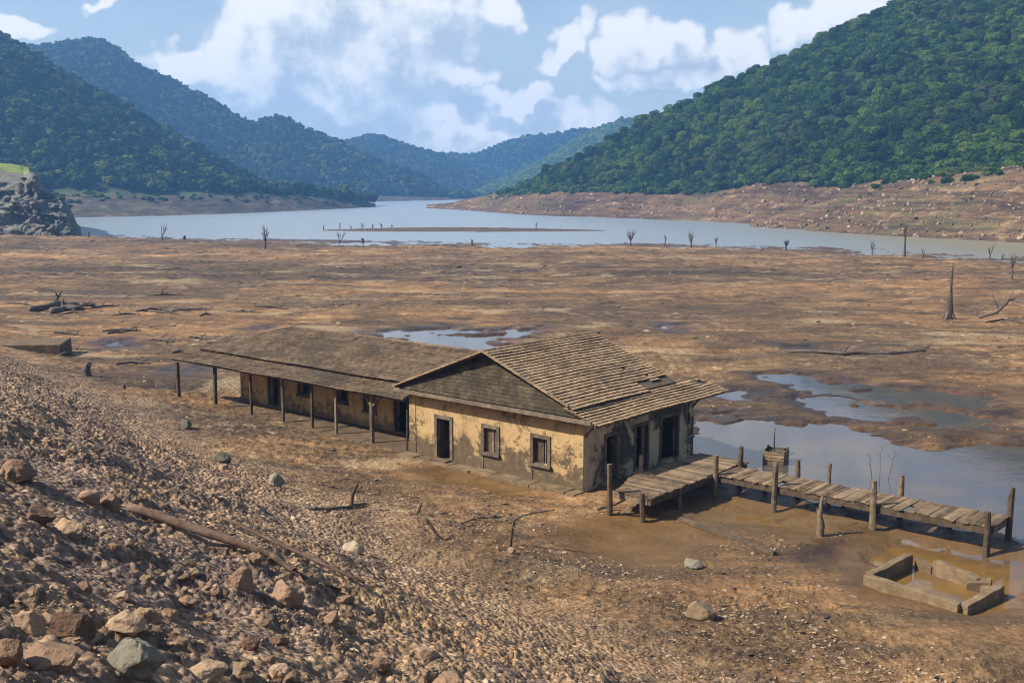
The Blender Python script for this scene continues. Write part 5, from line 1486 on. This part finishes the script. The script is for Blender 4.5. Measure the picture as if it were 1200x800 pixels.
def build_world():
    w = bpy.data.worlds.new('World'); scene.world = w; w.use_nodes = True
    t = NT(w); N = t.n; bg = N['Background']
    sky = t.node('ShaderNodeTexSky'); sky.sky_type = 'NISHITA'; sky.sun_disc = False
    sky.sun_elevation = SUN_EL; sky.sun_rotation = SUN_AZ; sky.air_density = 1.2; sky.dust_density = 1.6; sky.ozone_density = 1.6
    # cloud field as a function of a warped direction (azimuth, elevation), in a node group
    g = bpy.data.node_groups.new('cloud_field', 'ShaderNodeTree')
    g.interface.new_socket('Dir', in_out='INPUT', socket_type='NodeSocketVector')
    g.interface.new_socket('Density', in_out='OUTPUT', socket_type='NodeSocketFloat')
    class _H: pass
    h = _H(); h.node_tree = g; q = NT(h)
    gi = q.node('NodeGroupInput'); go = q.node('NodeGroupOutput')
    sp = q.node('ShaderNodeSeparateXYZ'); q.l.new(gi.outputs[0], sp.inputs[0])
    az = q.math('ARCTAN2', sp.outputs[0], sp.outputs[1]); el = sp.outputs[2]
    best = None
    for (a, e, rx, ry, wt) in CLOUDS:
        A = math.atan((a - 600) / 1311.0); E = math.sin(math.atan((217 - e) / 1311.0 * math.cos(A)))
        kx, ky = 1311.0 / rx, 1311.0 / ry
        dx = q.math('MULTIPLY_ADD', az, kx, -A * kx); dy = q.math('MULTIPLY_ADD', el, ky, -E * ky)
        f = q.math('MULTIPLY_ADD', q.math('MULTIPLY_ADD', dx, dx, q.math('MULTIPLY', dy, dy)), -.5 * wt, wt)
        best = f if best is None else q.math('MAXIMUM', best, f)
    q.l.new(q.math('MAXIMUM', best, -.5), go.inputs[0])
    tc = t.node('ShaderNodeTexCoord').outputs['Generated']
    n1 = t.noise(tc, 15.0, 3, .6, 0, 'Color')
    wv = t.vmath('ADD', tc, t.scaled(t.vmath('SUBTRACT', n1, (.5, .5, .5)), (.13, .13, .10)))
    def puff(vec):
        n = t.node('ShaderNodeTexVoronoi', feature='F1'); t.l.new(vec, n.inputs['Vector'])
        n.inputs['Scale'].default_value = 19; n.inputs['Detail'].default_value = 2.5; n.inputs['Roughness'].default_value = .55; n.inputs['Lacunarity'].default_value = 2.3
        n.normalize = True
        return n.outputs['Distance']
    def dens(vec, raw):
        n = t.node('ShaderNodeGroup'); n.node_tree = g; t.l.new(vec, n.inputs[0])
        return t.math('ADD', n.outputs[0], t.math('ADD', t.math('MULTIPLY', t.math('SUBTRACT', .42, puff(raw)), 1.0), t.math('MULTIPLY', t.math('SUBTRACT', t.noise(raw, 34, 6, .66), .5), 1.0)))
    off = (-.015, 0, .022)
    d0 = dens(wv, tc); d1 = dens(t.vmath('ADD', wv, off), t.vmath('ADD', tc, off))
    cov = t.smooth(d0, .18, .70)
    thick = t.smooth(d0, .45, 1.25)
    shade = t.smooth(t.math('SUBTRACT', d0, d1), -.42, .44)          # sun side bright, far side grey
    shade = t.math('SUBTRACT', shade, t.math('MULTIPLY', thick, .18), clamp=True)
    ccol = t.ramp(shade, [(0.0, CLOUD_DARK), (.45, CLOUD_MID), (.85, CLOUD_LIT)])
    sep = t.node('ShaderNodeSeparateXYZ'); t.l.new(tc, sep.inputs[0])
    veil = t.math('MULTIPLY', t.smooth(t.noise(t.scaled(tc, (1, 1, 3)), 5, 4, .6),   .35, .75), t.math('MULTIPLY', t.smooth(sep.outputs[2], .42, .12), .30))
    hz = t.math('ADD', t.math('MULTIPLY', t.smooth(sep.outputs[2], .16, .0), .55), veil)
    skyc = t.mix(1.0, sky.outputs[0], SKY_TINT, 'MULTIPLY')
    base = t.mix(hz, skyc, SKY_LOW)
    col = t.mix(t.math('MULTIPLY', cov, .95), base, ccol)
    t.l.new(col, bg.inputs[0]); bg.inputs[1].default_value = .078
    w.cycles.sampling_method = 'MANUAL'; w.cycles.sample_map_resolution = 256
CLOUD_DARK, CLOUD_MID, CLOUD_LIT, SKY_LOW = (4.2, 4.75, 5.5), (6.3, 6.6, 6.9), (8.3, 8.15, 7.9), (5.7, 6.3, 6.9)
SKY_TINT = (1.08, 1.06, 1.18)
build_world()

cam = bpy.data.cameras.new('camera'); cam.sensor_width = 36; cam.lens = 36 * F_PX / 1200; cam.clip_end = 9000; cam.clip_start = .1
co = link(bpy.data.objects.new('camera', cam)); co.location = (0, 0, CAM_H); co.rotation_euler = (R(90) - PITCH, 0, 0)
scene.camera = co
scene.render.engine = 'CYCLES'
vs = scene.view_settings; vs.view_transform = 'Standard'; vs.look = 'None'; vs.exposure = 0.80; vs.gamma = 1.0; vs.use_curve_mapping = False
cy = scene.cycles
cy.max_bounces = 6; cy.diffuse_bounces = 3; cy.glossy_bounces = 3; cy.transmission_bounces = 3; cy.volume_bounces = 1; cy.transparent_max_bounces = 6
cy.use_adaptive_sampling = True; cy.adaptive_threshold = .02; cy.filter_width = 1.1
cy.use_denoising = True
try: cy.denoiser = 'OPENIMAGEDENOISE'
except Exception: pass
cy.volume_step_rate = 4.0
cy.sample_clamp_indirect = 6.0
